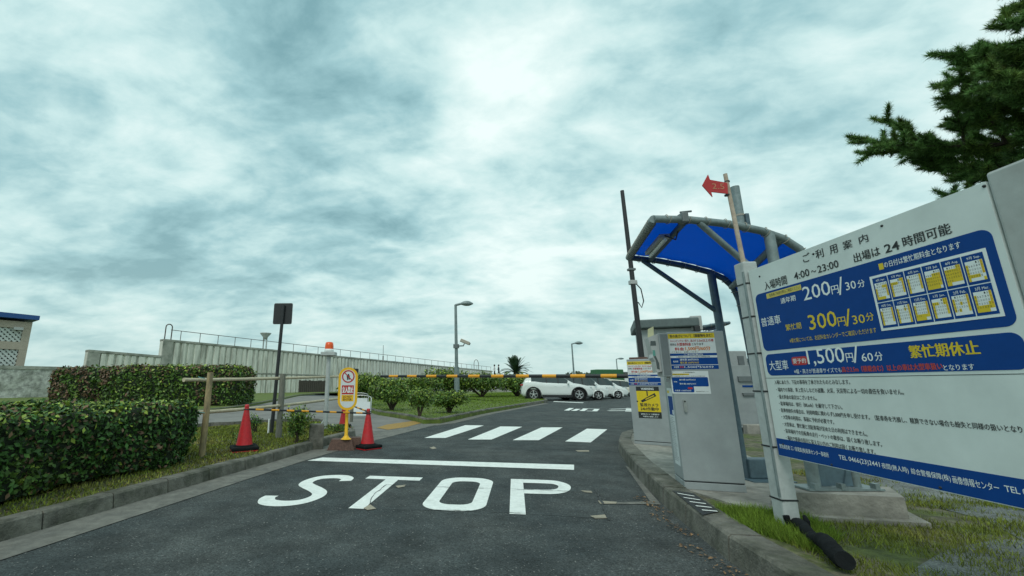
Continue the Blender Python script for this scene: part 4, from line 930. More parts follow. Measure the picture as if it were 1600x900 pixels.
# ================================================================== CANOPIES
def canopy(label, scale=1.0, shift=(0, 0, 0)):
    S = Vector(shift); base = Vector((3.3, 4.55, .15)); root = thing('canopy', base, label, 'canopy', 'blue sheeted canopies over the ticket machines')
    rA = [(2.19, 3.9, 2.74), (2.5, 3.9, 2.735), (2.9, 3.9, 2.69), (3.2, 3.9, 2.62), (3.40, 3.9, 2.54), (3.53, 3.9, 2.44), (3.60, 3.9, 2.28), (3.62, 3.9, 2.0), (3.62, 3.9, .34)]
    rB = [(2.55, 5.2, 2.74), (2.9, 5.2, 2.70), (3.25, 5.2, 2.63), (3.54, 5.2, 2.55), (3.70, 5.2, 2.47), (3.80, 5.2, 2.36), (3.85, 5.2, 2.2), (3.87, 5.2, 1.9), (3.92, 5.2, .16)]
    for rr_, nm in ((rA, 0), (rB, 1)):
        mb = MB(); mb.tube(rr_, .036, 12); mb.build('arch_rail', M_GALV if nm == 0 else M_GALVD, root)
    mb = MB(); mb.tube([rA[0], rB[0]], .04, 12); mb.build('front_bar', M_GALV, root)
    mb = MB(); mb.tube([Vector(rA[4]) + Vector((-.02, 0, 0)), Vector(rB[5]) + Vector((-.02, 0, 0))], .036, 10); mb.build('back_bar', M_GALV, root)
    mb = MB(); mb.tube([(3.27, 3.9, 2.60), (3.27, 3.9, .34)], .045, 12); mb.build('post', M_GALV, root)
    mb = MB(); mb.tube([(3.55, 5.2, 2.55), (3.6, 5.2, .16)], .045, 12); mb.build('post', M_GALVD, root)
    mb = MB(); mb.tube([(2.62, 3.9, 2.70), (3.27, 3.9, 2.02)], .03, 10); mb.build('brace', M_GALV, root)
    mb = MB(); mb.tube([(2.72, 5.2, 2.70), (3.56, 5.2, 2.05)], .028, 10); mb.build('brace', M_GALVD, root)
    # purlins under the sheet
    mb = MB(); 
    for f in (.12,):
        mb.tube([Vector(rA[0]).lerp(Vector(rA[2]), .42), Vector(rB[0]).lerp(Vector(rB[2]), .36)], .03, 8)
    mb.build('purlin', M_GALVD, root)
    # sheet laced between the rails
    mb = MB(); mb.smooth = True; K = 34; Lr = 10
    def samp(rr_, t):
        L_ = [0]; 
        for a, b in zip(rr_[:8], rr_[1:8]): L_.append(L_[-1] + (Vector(b) - Vector(a)).length)
        t *= L_[-1]
        for i in range(len(L_) - 1):
            if t <= L_[i + 1] + 1e-9: return Vector(rr_[i]).lerp(Vector(rr_[i + 1]), (t - L_[i]) / (L_[i + 1] - L_[i]))
        return Vector(rr_[7])
    vs = []
    for i in range(K + 1):
        t = .02 + .93 * i / K; a = samp(rA, t); b = samp(rB, t)
        for j in range(Lr + 1):
            s_ = .02 + .96 * j / Lr; p = a.lerp(b, s_); p.z += .02 - .018 * math.sin(math.pi * s_) + .004 * math.sin(i * 1.7) * math.sin(j * 2.1) + .02; vs.append(p)
    fs = [(i * (Lr + 1) + j, (i + 1) * (Lr + 1) + j, (i + 1) * (Lr + 1) + j + 1, i * (Lr + 1) + j + 1) for i in range(K) for j in range(Lr)]
    mb.add(vs, fs); sh = mb.build('roof_sheet', M_SHEET, root); sh.modifiers.new('thick', 'SOLIDIFY').thickness = .004
    # lacing rope wound round rails and front bar
    for rr_ in (rA, rB):
        for k in range(9):
            mb = MB(); a = samp(rr_, .06 + .9 * k / 9); b = samp(rr_, .08 + .9 * k / 9); d, u, v = frame_axes(b - a)
            mb.tube([a + (b - a) * (i / 12) + (u * math.cos(i * .6) + v * math.sin(i * .6)) * .045 for i in range(12)], .004, 4); mb.build('lacing_rope', M_ROPE, root)
    mb = MB(); a = Vector(rA[0]); b = Vector(rB[0]); d, u, v = frame_axes(b - a); n_ = 190
    mb.tube([a.lerp(b, .04 + .92 * i / n_) + (u * math.cos(i * .7) + v * math.sin(i * .7)) * .043 for i in range(n_)], .004, 4)
    mb.build('lacing_rope', M_ROPE, root)
    # strip light below the purlin
    a = D(1050, 352, 4.05); la = Vector((2.48, 4.25, 2.665)); lb = Vector((2.60, 4.80, 2.645)); d = lb - la
    f = MB(); f.box((la + lb) / 2 + Vector((0, 0, .03)), (d.length, .10, .04), rot=d.to_track_quat('X', 'Z').to_matrix()); li = f.build('lamp', M_GREYL, root)
    f = MB(); f.tube([la + Vector((0, 0, -.01)), lb + Vector((0, 0, -.01))], .018, 10); f.build('light_tube', M_INKW, li)
    f = MB(); f.tube([la + Vector((0, 0, .03)), la + Vector((.06, -.08, -.04)), la + Vector((.05, -.16, .04)), Vector(rA[1]) + Vector((0, .03, .0))], .008, 6); f.build('cable', M_BLACK, li)
    f = MB(); c_ = Vector(rA[1]) + Vector((-.03, 0, .01)); f.rbox(c_, (.06, .10, .10), .01); f.tube([c_ + Vector((-.03, -.02, .055)), c_ + Vector((.09, 0, .075))], .010, 6); f.build('clamp', M_GREYD, root)
    return root
can = canopy('near canopy with a bright blue sheet laced on grey pipes above the big cabinet')
# the second canopy over the exit lane is a smaller looking copy farther off, turned the other way
c2 = copy_tree(can); c2.location = (7.0, 11.6, .12); c2.rotation_euler = (0, 0, R(180)); c2['label'] = 'far blue canopy of the exit lane, seen behind the big cabinet'
# pedestal with foot plates for the near frame
g = [G(x, y, .15) for x, y in ((1243, 812), (1398, 829), (1420, 800), (1262, 778))]
mb = MB(); P_ = [(3.0, 3.78), (3.72, 3.62), (3.98, 3.98), (3.12, 4.12)]; mb.hexa([(x, y, .13) for x, y in P_] + [(x * .99 + .035, y * .995 + .02, .335) for x, y in P_]); ped = mb.build('concrete_pedestal', M_SLAB); props(ped, 'low concrete block with bolted steel feet under the tariff board', 'pedestal')
mb = MB(); mb.prism([(2.96, 3.71), (3.78, 3.53), (4.03, 4.0), (3.08, 4.17)], .13, .178); o_ = mb.build('footing', M_SLAB); o_.parent = ped
ft = MB(); ft.box((3.45, 3.9, .347), (.62, .2, .015)); 
for x in (3.2, 3.42, 3.7): ft.box((x, 3.82, .372), (.035, .05, .045))
fp = ft.build('base_plate', M_GALV); fp.parent = ped
mb = MB(); mb.add([(3.31, 3.88, .36), (3.40, 3.88, .36), (3.31, 3.88, .58), (3.58, 3.88, .36), (3.50, 3.88, .36), (3.58, 3.88, .58), (3.31, 3.895, .36), (3.40, 3.895, .36), (3.31, 3.895, .58), (3.58, 3.895, .36), (3.50, 3.895, .36), (3.58, 3.895, .58)], [(0, 1, 2), (3, 5, 4), (6, 8, 7), (9, 10, 11), (1, 7, 8, 2), (4, 5, 11, 10)]); mb.box((3.445, 3.9, .45), (.27, .012, .18)); gs = mb.build('gusset', M_GALVD); gs.parent = ped
# steel tray plate between the far legs
mb = MB(); mb.rbox((3.76, 5.2, .27), (.30, .16, .2), .01); mb.box((3.76, 5.12, .162), (.46, .3, .012)); props(mb.build('base_bracket', M_GALVD), 'dark blue grey steel bracket at the foot of the far canopy legs', 'bracket')
# tall grey pipe behind the canopy
a = D(1148, 292, 5.5); t = thing('grey_mast', (a.x, 5.5, .14), 'thick grey pipe rising behind the near canopy', 'pole')
mb = MB(); mb.tube([(a.x, 5.5, .14), (a.x, 5.5, a.z)], .052, 14); mb.build('pole', M_GALV, t)
mb = MB(); mb.rbox((a.x + .06, 5.47, a.z - .58), (.05, .07, .34), .008); mb.build('junction_box', M_GALVD, t)
for dz in (.42, .62): mb = MB(); mb.tube([(a.x, 5.5, a.z - dz - .012), (a.x, 5.5, a.z - dz + .012)], .056, 14); mb.build('band', M_ROPE, t)

# ================================================================== TICKET CABINETS
def notice(fr, parent, kind, u0, v0, u1, v1, name='notice'):
    """paper notices; kinds follow the ones stuck on the cabinets"""
    mb = MB(); w = u1 - u0; h = v1 - v0
    X = lambda a: u0 + w * a
    Y = lambda a: v0 + h * a
    def rect(m, a, b, c, d, o0, o1, rad=0):
        mb.use(m); mb.slabf(fr, rrect(X(a), Y(b), X(c), Y(d), rad, 3) if rad else [(X(a), Y(b)), (X(c), Y(b)), (X(c), Y(d)), (X(a), Y(d))], o0, o1)
    def tx(m, s, a, b, c, d, bold=.01, o=.0035): mb.use(m); text(mb, fr, s, X(a), X(c), Y(b), Y(d), o, bold)
    rect(M_PAPER, 0, 0, 1, 1, 0, .0015)
    if kind == 'rates':
        rect(M_YEL, 0, .86, 1, 1, .0015, .0022); tx(M_INK, '車の高さについて（積載物を含む）', .04, .885, .96, .975, .02)
        tx(M_RED, 'キャンピングカー等で、高さが', .04, .755, .60, .83, .01); tx(M_RED, '2.5m以上の車', .62, .755, .97, .83, .02)
        tx(M_INK, '車両は', .03, .66, .16, .73); tx(M_RED, '大型車料金', .17, .65, .48, .74, .03); tx(M_INK, 'となります', .5, .66, .75, .73)
        tx(M_RED, '料金', .12, .52, .32, .61, .03); tx(mat('ink_orange', (.6, .18, .02), .5), '1,500円/60分', .35, .51, .88, .63, .03); tx(M_INK, 'ご了承の上、お越しください', .04, .455, .62, .50, 0)
        rect(M_BLUE, 0, .375, 1, .44, .0015, .0022); tx(M_INKW, 'ご利用案内', .3, .385, .7, .43, .01); tx(M_INK, '入場時間 4:00～23:00 出場は24時間可能', .12, .325, .85, .36, 0)
        rect(M_BLUE, 0, .125, 1, .315, .0015, .0022); tx(M_INKW, '普通車', .05, .19, .16, .24); tx(M_INKW, '通年期 200円/30分', .2, .235, .6, .295); tx(M_YEL, '繁忙期 300円/30分', .2, .15, .6, .21)
        rect(M_BLUE, 0, 0, 1, .11, .0015, .0022); tx(M_INKW, '大型車', .05, .03, .16, .085); tx(M_REDINK, '要予約', .18, .03, .26, .085, .03); tx(M_INKW, '1,500円/60分', .28, .025, .9, .09)
    elif kind == 'rates2':
        tx(M_INK, 'ご利用案内', .35, .92, .65, .965); rect(M_YEL, .03, .82, .5, .89, .0015, .002); tx(M_INK, '繁忙期間は料金が変わります', .04, .83, .49, .88, 0); tx(M_INK, '入場時間 4:00～23:00  出場は24時間可能', .08, .755, .9, .79, 0)
        rect(M_BLUE, .03, .32, .97, .73, .0015, .0022, .01); rect(M_BLUE, .03, .06, .58, .35, .0015, .0021, .01); tx(M_INKW, '通年期 200円/30分', .22, .58, .65, .65); tx(M_INKW, '普通車', .07, .5, .16, .55); tx(M_INKW, '繁忙期 300円/30分', .22, .40, .65, .47)
        rect(M_RED, .42, .2, .54, .28, .0022, .003, .006); tx(M_INKW, '大型車 1,500円/60分', .07, .1, .5, .17); tx(M_INK, '管理運営者 駐車センター', .62, .08, .95, .12, 0)
    elif kind == 'camera':
        rect(M_INK, 0, .86, 1, 1, .0015, .0022); tx(M_INKW, 'WARNING', .22, .89, .78, .965, .02); rect(M_YEL, 0, .2, 1, .86, .0015, .0022); rect(M_INK, 0, 0, 1, .2, .0015, .0022)
        tx(M_INKW, '防犯カメラ録画中', .12, .10, .9, .15, .01); tx(M_INKW, '不審者は通報します', .18, .03, .85, .075, .01)
        mb.use(M_INK)
        q = [(.16, .55), (.22, .49), (.86, .70), (.80, .80)]; mb.slabf(fr, [(X(a), Y(b)) for a, b in q], .0022, .003); q = [(.05 + .4, .70), (.50, .70), (.50, .86), (.45, .86)]; mb.slabf(fr, [(X(a), Y(b)) for a, b in q], .0022, .003)
        mb.use(M_YEL); q = [(.36, .60), (.39, .575), (.78, .705), (.75, .73)]; mb.slabf(fr, [(X(a), Y(b)) for a, b in q], .003, .0034)
        tx(M_INK, '監視カメラ', .12, .365, .9, .47, .03, .004); tx(M_INK, '24H作動中', .12, .235, .9, .345, .03, .004)
    elif kind == 'tall':
        rect(M_YEL, .05, .93, .45, .965, .0015, .002, .004); rect(M_BLUE, .08, .64, .95, .89, .0015, .0022, .006); rect(M_INKW, .7, .65, .9, .71, .0022, .003)
        for i in range(24): tx(M_INK, '車券紛失の場合は利用'[:random.randint(4, 10)], .1, .60 - i * .024, random.uniform(.6, .95), .612 - i * .024, 0)
    return mb.build(name, None, parent)
def cabinet(name, A, Rv, w, dpt, z0, z1, label, cat, plinth=.12):
    """A: bottom left front corner; Rv: direction to the right along the front"""
    fr = Frame((A[0], A[1], 0), Rv); root = thing(name, (A[0], A[1], z0), label, cat)
    rz = math.atan2(fr.r.y, fr.r.x); c_ = fr.o + fr.r * w / 2 - fr.n * dpt / 2
    mb = MB(); mb.rbox((c_.x, c_.y, (z0 + plinth + z1) / 2 + .004), (w, dpt, z1 - z0 - plinth), .008, rz=rz); mb.build('body', M_GREY, root)
    mb = MB(); mb.box((c_.x, c_.y, z0 + plinth / 2), (w - .006, dpt - .006, plinth)); mb.v = []; mb.f = []; mb.m = []; mb.sm = []
    mb.rbox((c_.x, c_.y, z0 + plinth / 2 - .003), (w, dpt, plinth - .006), .004, rz=rz); mb.build('plinth', M_GREY, root)
    mb = MB(); mb.box((c_.x, c_.y, z0 + plinth), (w - .02, dpt - .02, .02), rz=rz); mb.build('plinth_gap', M_BLACK, root)
    return fr, root, rz
# the big near cabinet
A = (2.62, 4.69); Bc = (3.13, 4.53); d_ = Vector((Bc[0] - A[0], Bc[1] - A[1], 0)); w = d_.length
z0 = .158; z1 = D(1041, 520, 4.69).z
fr, cab, rz = cabinet('ticket_machine', A, d_, w, .40, z0, z1, 'big grey parking cabinet with notices beside the kerb, nearest of the machines', 'ticket machine', .075)
q0 = fr.px(1046, 577); q1 = fr.px(1118, 521); notice(fr, cab, 'rates', fr.px(1043, 522)[0], fr.px(1050, 577)[1], fr.px(1121, 560)[0], fr.px(1043, 522)[1])
notice(fr, cab, 'rates2', fr.px(1049, 600)[0], fr.px(1052, 615)[1], fr.px(1109, 600)[0], fr.px(1050, 580)[1])
# side notice on the left flank
sf = Frame(fr.o - fr.n * .40, fr.n); sf.n = -fr.r
notice(sf, cab, 'tall', .10, .36, .33, 1.15)
# door, handle
mb = MB(); hu, hv = fr.px(1069, 624); hb_ = fr.px(1072, 644)[1]; mb.slabf(fr, rrect(hu - .014, hb_, hu + .014, hv, .013), 0, .02); hd = mb.build('door_handle', M_STEEL, cab)
mb = MB(); mb.lathe([(0, .026), (.008, .024), (.009, .02)], fr.p(hu, hv - .02, 0), 10, fr.n); mb.build('lock', M_INK, hd)
mb = MB()
e = .0015; du0, du1, dv0, dv1 = .06, w - .02, z0 + .11, z1 - .03
for a in ((0.006, z0 + .075, w - .006, z0 + .079),): mb.slabf(fr, [(a[0], a[1]), (a[2], a[1]), (a[2], a[3]), (a[0], a[3])], 0, e)
mb.build('door_seam', M_BLACK, cab)
# reader head on the road side
hu = fr.px(1040, 520)[0]
h0 = D(1058, 588, 4.72).z; h1 = z1 - .005
f2 = Frame(fr.p(-.085, 0, 0.0), d_); mb = MB()
mb.slabf(f2, [(0, h0), (.088, h0), (.088, h1), (0, h1)], -.26, .03); hd = mb.build('reader_housing', M_GREY, cab)
mb = MB(); mb.slabf(f2, [(.012, h0 + .012), (.082, h0 + .012), (.082, h1 - .012), (.012, h1 - .012)], .03, .034); mb.build('hinge_panel', M_GREYD, hd)
mb = MB()
prof = [(-.10, h1 - .04), (-.02, h1 - .01), (0, h1 - .01), (0, h0 + .05), (-.05, h0 + .04), (-.055, h0 + .16), (-.075, h0 + .20), (-.07, h0 + .24)]
mb.slabf(f2, prof, -.24, .0); mb.build('reader_head', M_GREYL, hd)
mb = MB(); mb.slabf(f2, [(-.085, h1 - .13), (-.03, h1 - .13), (-.03, h1 - .08), (-.08, h1 - .08)], 0, .003); mb.slabf(f2, [(-.02, h0 + .07), (-.045, h0 + .08), (-.05, h0 + .17), (-.065, h0 + .21), (-.045, h0 + .22), (-.02, h0 + .14)], 0, .003); mb.build('screen', M_GLASS, hd)
mb = MB(); mb.slabf(f2, [(-.07, h1 - .24), (-.045, h1 - .24), (-.045, h1 - .18), (-.07, h1 - .18)], 0, .003); mb.build('button', mat('button_teal', (.1, .3, .25), .4), hd)
mb = MB(); mb.slabf(f2, [(-.095, h1 - .045), (-.03, h1 - .01), (-.025, h1 + .085), (-.085, h1 + .055)], -.05, -.045); mb.build('paper_tag', M_TAPE, hd)
mb = MB(); u_, v_ = fr.px(1044, 594); mb.slabf(fr, [(u_ - .02, v_ - .012), (u_ + .015, v_ - .012), (u_ + .015, v_ + .012), (u_ - .02, v_ + .012)], 0, .008); mb.build('latch', M_GREYD, cab)

# second cabinet with the camera warning
A = (3.70, 8.05); d_ = Vector((.50, -.34, 0)); w = .62; z1 = D(983, 562, 8.05).z
fr, cab2, rz = cabinet('barrier_machine', A, d_, w, .42, .158, z1, 'grey cabinet with a yellow camera warning, at the right end of the barrier arm', 'barrier machine', .05)
notice(fr, cab2, 'rates', fr.px(983, 602)[0], fr.px(984, 602)[1], fr.px(1033, 600)[0], fr.px(983, 565)[1])
notice(fr, cab2, 'camera', fr.px(997, 640)[0], fr.px(1002, 653)[1], fr.px(1033, 640)[0], fr.px(997, 604)[1])
mb = MB(); u_, v_ = fr.px(996, 627); mb.lathe([(0, .006), (.012, .005), (.014, 0)], fr.p(u_, v_, 0), 10, fr.n); mb.build('lock', M_INK, cab2)
mb = MB(); c_ = fr.p(.18, z1 + .02, -.2); mb.rbox(c_, (.3, .2, .05), .01, rz=rz); mb.build('lid', M_BROWN, cab2)

# barrier arm
t = thing('barrier_gate', (4.0, 8.75, 0), 'lowered orange and black striped barrier arm across the entrance lane', 'barrier')
a = D(990, 587.6, 8.75); b = D(595, 587.8, 12.3); mb = MB(); N_ = 25
prev = a
for i in range(21):
    f0 = i / 21; f1 = (i + 1) / 21; p = a.lerp(b, f0); q = a.lerp(b, f1); r0 = .042 - .010 * f0; r1 = .042 - .010 * f1
    mb.use(M_BLACK if i % 2 == 0 else M_ORANGE); mb.tube([p, q], [r0, r1], 12)
mb.build('boom', None, t)
mb = MB(); mb.rbox(a + Vector((.12, -.1, 0)), (.2, .12, .12), .01, rz=-.6); mb.build('hinge_bracket', M_GREYD, t)
# raised arm
a = D(972, 298, 9.0); b = D(1003, 562, 9.0); t = thing('raised_barrier_gate', (b.x, 9.0, .16), 'black barrier arm standing upright behind the cabinet with the camera warning', 'barrier')
mb = MB(); mb.tube([(b.x, 9.0, 1.2), b, a], [.055, .055, .04], 12); mb.build('boom', M_BLACK, t)
mb = MB(); mb.rbox((b.x, 9.12, .62), (.3, .3, .95), .01); mb.build('post', M_GREYD, t)
for yy, s_ in ((447, .09), (427, .05)): c_ = D(990, yy, 8.97); f_ = (yy - 298) / (562 - 298); c_ = a.lerp(b, f_); mb = MB(); mb.rbox(c_, (.15, .11, s_), .01); mb.build('clamp', M_GREYD if yy < 440 else M_GREYL, t)
c_ = a.lerp(b, .60); mb = MB(); mb.tube([c_ + Vector((.05, -.03, .1)), c_ + Vector((.13, -.05, -.02)), c_ + Vector((.16, -.05, -.28)), c_ + Vector((.11, -.04, -.42)), c_ + Vector((.05, -.03, -.3))], .012, 6); mb.build('cable_loop', M_BLACK, t)

# ================================================================== GUARD HUT AND FAR MACHINES
Y0 = 11.3; l = D(999, 520, Y0); r_ = D(1090, 520, Y0 - .5); zt = D(1040, 515, Y0).z; ztp = D(1040, 500, Y0 - .2).z; GF = Frame((l.x, l.y, 0), (r_.x - l.x, r_.y - l.y, 0)); gw = (Vector((r_.x, r_.y)) - Vector((l.x, l.y))).length
t = thing('guard_hut', GF.p(gw / 2, 0), 'grey guard hut with a dark flat roof behind the two cabinets', 'building'); grz = math.atan2(GF.r.y, GF.r.x)
def gb(nm, m_, u, z, h, du, dz, dh, par=None, r=.01): mb = MB(); mb.rbox(GF.p(u, z, h), (du, dh, dz), r, rz=grz); return mb.build(nm, m_, par or t)
gb('wall', M_BLDG, gw / 2, zt / 2, -.8, gw, zt, 1.6); gb('roof', M_ROOFG, gw / 2 - .04, (zt + ztp) / 2 + .01, -.75, gw + .16, ztp - zt, 1.85, r=.03)
wn = gb('window', M_GLASS, gw * .42, zt - .75, .0, gw * .55, .8, .03); fm = MB()
for du, dz, a, b in ((-.28, 0, .05, .9), (.28, 0, .05, .9), (0, .42, gw * .6, .05), (0, -.42, gw * .6, .05)): fm.rbox(GF.p(gw * .42 + du * gw, zt - .75 + dz, .02), (a, .05, b), .005, rz=grz)
fm.build('frame', M_GREYL, wn); gb('vent_box', M_GREYL, gw + .0, ztp - .12, -.1, .24, .36, .3); gb('floodlight', M_BLACK, gw - .03, zt - .08, .15, .12, .18, .16)
# exit machine glimpsed between canopy legs
z0_ = .0; A = G(1147, 664, 0.1); A = Vector((A.x, 11.5, 0)); d_ = Vector((1, -.05, 0)); A.x = D(1140, 620, 11.5).x
fr, m3, rz = cabinet('exit_machine', (A.x, A.y), d_, .95, .7, .1, D(1160, 571, 11.5).z, 'grey exit machine with slots seen between the canopy legs', 'ticket machine', .06)
for a, b, c_, e in ((1153, 588, 1178, 596), (1160, 614, 1178, 618)):
    mb = MB(); p, q = fr.px(a, e), fr.px(c_, b); mb.slabf(fr, [(p[0], p[1]), (q[0], p[1]), (q[0], q[1]), (p[0], q[1])], 0, .05); mb.build('slot_hood', M_GREYD, m3)
p, q = fr.px(1160, 605), fr.px(1176, 602); mb = MB(); mb.slabf(fr, [(p[0], p[1]), (q[0], p[1]), (q[0], q[1]), (p[0], q[1])], 0, .01); mb.build('card_slot', M_BLUE, m3)
c_ = D(1152, 560, 12.6); mb = MB(); w_ = D(1168, 560, 12.6).x - D(1133, 560, 12.6).x; zt = D(1150, 548, 12.6).z
mb.rbox((c_.x, 13.1, zt / 2), (w_, .9, zt), .02); t = props(mb.build('equipment_cabinet', M_BLDG), 'pale tall equipment cabinet standing behind the exit machine', 'cabinet')
mb = MB(); mb.box((c_.x + .12, 12.63, zt - .28), (.16, .04, .26)); o_ = mb.build('panel_box', M_GREYD); o_.parent = t
mb = MB(); mb.rbox((9.3, 10.6, .13), (3.6, .16, .26), .02); props(mb.build('kerb_block', M_SLAB), 'low concrete kerb block in front of the exit machine', 'kerb block')
sheet('tactile_paving', [(5.6, 7.2), (8.6, 7.0), (8.7, 7.5), (5.7, 7.7)], .149, M_TACT)

# ================================================================== CONES, BARS, NOTICE, FENCE
def make_cone(loc, label):
    root = thing('traffic_cone', loc, label, 'traffic cone', 'red traffic cones closing the footpath')
    mb = MB(); mb.lathe([(.138, .045), (.132, .07), (.036, .66), (.034, .685), (.036, .70), (.03, .725), (.0, .73)], (0, 0, 0), 24); mb.build('cone_body', M_CONE, root, local=True)
    mb = MB(); mb.rbox((0, 0, .012), (.39, .39, .024), .008); mb.build('base_plate', M_CONE, root, local=True)
    mb = MB(); mb.rbox((0, 0, .05), (.41, .41, .055), .018); mb.lathe([(.16, .05), (.165, .085), (.14, .10), (.135, .07)], (0, 0, 0), 20); mb.build('rubber_weight', M_RUBBER, root, local=True)
    return root
g1 = G(381, 704, .13); c1 = make_cone(g1, 'red traffic cone on the grass beside the log post, leftmost of the three'); c1.rotation_euler = (R(1), R(-1), .5)
c2_ = copy_tree(c1); g2_ = G(574, 701, .0); c2_.location = g2_; c2_.rotation_euler = (0, 0, .75); c2_['label'] = 'red traffic cone on the road to the right of the yellow notice'
c3 = copy_tree(c1); g3 = G(537, 668, .02); c3.location = g3; c3.rotation_euler = (0, 0, .2); c3['label'] = 'red traffic cone half hidden behind the pole of the yellow notice'
def bar(a, b, label, n=17, r=.017):
    t = thing('cone_bar', a, label, 'cone bar', 'striped bars between the cones'); mb = MB()
    for i in range(n): mb.use(M_BLACK if i % 2 == 0 else M_ORANGE); mb.tube([a.lerp(b, i / n), a.lerp(b, (i + 1) / n)], r, 10)
    mb.build('pole', None, t)
    for e_ in (a, b):
        mb = MB(); mb.tube([e_ + Vector((.055 * math.cos(k), .055 * math.sin(k), 0)) for k in np.linspace(0, 6.283, 14)], .008, 6); mb.build('end_ring', M_BLACK, t)
tp = lambda g: Vector(g) + Vector((0, 0, .65))
bar(tp(g1), tp(g2_) + Vector((0, 0, -.01)), 'long black and yellow bar resting between the left and right cones')
bar(tp(g3), tp(g2_) + Vector((0, 0, .02)), 'short bar slanting from the hidden cone to the right cone', 11)
# yellow no entry notice
g = G(540, 703, 0); NF = Frame(g + Vector((0, .0, 0)), (1, .12, 0)); t = thing('notice_stand', g, 'yellow oval no entry notice on a yellow pole and brown stone base', 'sign')
mb = MB(); mb.box(g + Vector((-.09, .06, .095)), (.50, .32, .19), rz=.12, taper=.72); mb.build('base', M_BROWN, t)
mb = MB(); mb.box(g + Vector((.12, .20, .10)), (.28, .24, .20), rz=.12, taper=.85); mb.build('base', M_BROWN, t)
zb = NF.px(540, 641)[1]; ztp = NF.px(540, 574)[1]; wd = (NF.px(555, 600)[0] - NF.px(525, 600)[0]); uc = 0.0
mb = MB(); p = NF.p(uc, 0, 0); mb.lathe([(.10, .19), (.06, .22), (.033, .26), (.028, zb + .02)], (p.x, p.y, 0), 16); mb.build('pole', M_YBOARD, t)
mb = MB(); mb.slabf(NF, rrect(uc - wd / 2, zb, uc + wd / 2, ztp, wd / 2 - .002, 10), -.025, .025); bd = mb.build('board', M_YBOARD, t)
mb = MB(); k = .045; face = rrect(uc - wd / 2 + k, zb + k, uc + wd / 2 - k, ztp - k, wd / 2 - k - .002, 10); mb.use(M_PAPER); mb.slabf(NF, face, .025, .027)
cv = ztp - .19 * (ztp - zb) - .02; rad = wd * .33
def disc(m, r0, r1, h0, n=28, a0=0, a1=6.2832):
    mb.use(m); vs = []; 
    for i in range(n + 1):
        a = a0 + (a1 - a0) * i / n
        vs += [NF.p(uc + r0 * math.cos(a), cv + r0 * math.sin(a), h0), NF.p(uc + r1 * math.cos(a), cv + r1 * math.sin(a), h0)]
    mb.add(vs, [(2 * i, 2 * i + 1, 2 * i + 3, 2 * i + 2) for i in range(n)])
# figure
mb.use(M_INK)
for q in ([(-.012, .018), (.014, .018), (.016, .045), (-.012, .045)], [(-.028, -.02), (.026, -.02), (.03, .018), (-.03, .018)], [(-.024, -.065), (-.004, -.065), (.0, -.02), (-.024, -.02)], [(.008, -.065), (.028, -.06), (.024, -.02), (.002, -.02)]):
    mb.add([NF.p(uc + a, cv + b, .0285) for a, b in q], [(0, 1, 2, 3)])
disc(M_RED, rad, rad * .8, .0292); a = R(135); dx, dy = math.cos(a), math.sin(a); nx, ny = -dy * .009, dx * .009; mb.use(M_RED)
mb.add([NF.p(uc + dx * rad * .85 + nx, cv + dy * rad * .85 + ny, .030), NF.p(uc + dx * rad * .85 - nx, cv + dy * rad * .85 - ny, .030), NF.p(uc - dx * rad * .85 - nx, cv - dy * rad * .85 - ny, .030), NF.p(uc - dx * rad * .85 + nx, cv - dy * rad * .85 + ny, .030)], [(0, 1, 2, 3)])
q0 = uc - wd * .31; q1 = uc + wd * .31; v1_ = NF.px(540, 602)[1]; v0_ = NF.px(540, 616)[1]; mb.use(M_RED); mb.slabf(NF, [(q0, v0_), (q1, v0_), (q1, v1_), (q0, v1_)], .027, .0285); mb.use(M_INKW); text(mb, NF, '立入禁止', q0 + .012, q1 - .012, v0_ + .025, v1_ - .025, .0295, .03)
v1_ = NF.px(540, 617)[1]; v0_ = NF.px(540, 627)[1]; mb.use(M_YBOARD); mb.slabf(NF, [(q0, v0_), (q1, v0_), (q1, v1_), (q0, v1_)], .027, .0285); mb.use(M_INK); text(mb, NF, 'DO NOT', q0 + .03, q1 - .03, (v0_ + v1_) / 2 + .006, v1_ - .014, .0295, .02); text(mb, NF, 'ENTER', q0 + .03, q1 - .03, v0_ + .014, (v0_ + v1_) / 2 - .006, .0295, .02)
f_ = mb.build('face', None, bd)
# log fence
t = thing('log_fence', G(315, 715, .13), 'low fence of two long bamboo rails on round wooden posts', 'fence')
p1 = G(315, 713, .13); p2 = G(435, 684, .13); p3 = G(549, 658, .13)
for p, px, ty, m_, r_ in ((p1, 315, 582, M_LOG, .048), (p2, 437, 584, M_LOGG, .062), (p3, 549, 592, M_LOGG, .05)):
    tz = D(px, ty, p.y).z; mb = MB(); mb.tube([p + Vector((0, 0, -.02)), Vector((p.x, p.y, p.z + (tz - p.z) * .5)) + Vector((.004, 0, 0)), Vector((p.x, p.y, tz))], [r_, r_ * .97, r_ * .93], 14); mb.build('post', m_, t)
for (x0, y0), (xm, ym), (x1, y1) in (((287, 593.5), (420, 591.5), (549, 587.5)), ((293, 645), (425, 635), (549, 620))):
    a = D(x0, y0, p1.y - .12); m1 = D(xm, ym, p2.y - .3); b = D(x1, y1, p3.y - .07); mb = MB(); K = 22; pts = []; rs = []
    for i in range(K + 1):
        s_ = i / K; p = (a * (1 - s_) ** 2 + (m1 * 2 - a * .5 - b * .5) * 2 * s_ * (1 - s_) + b * s_ ** 2); pts.append(p); rs.append(.029 * (1.12 if i % 3 == 0 else 1))
    mb.tube(pts, rs, 10); mb.build('rail', M_RAIL, t)
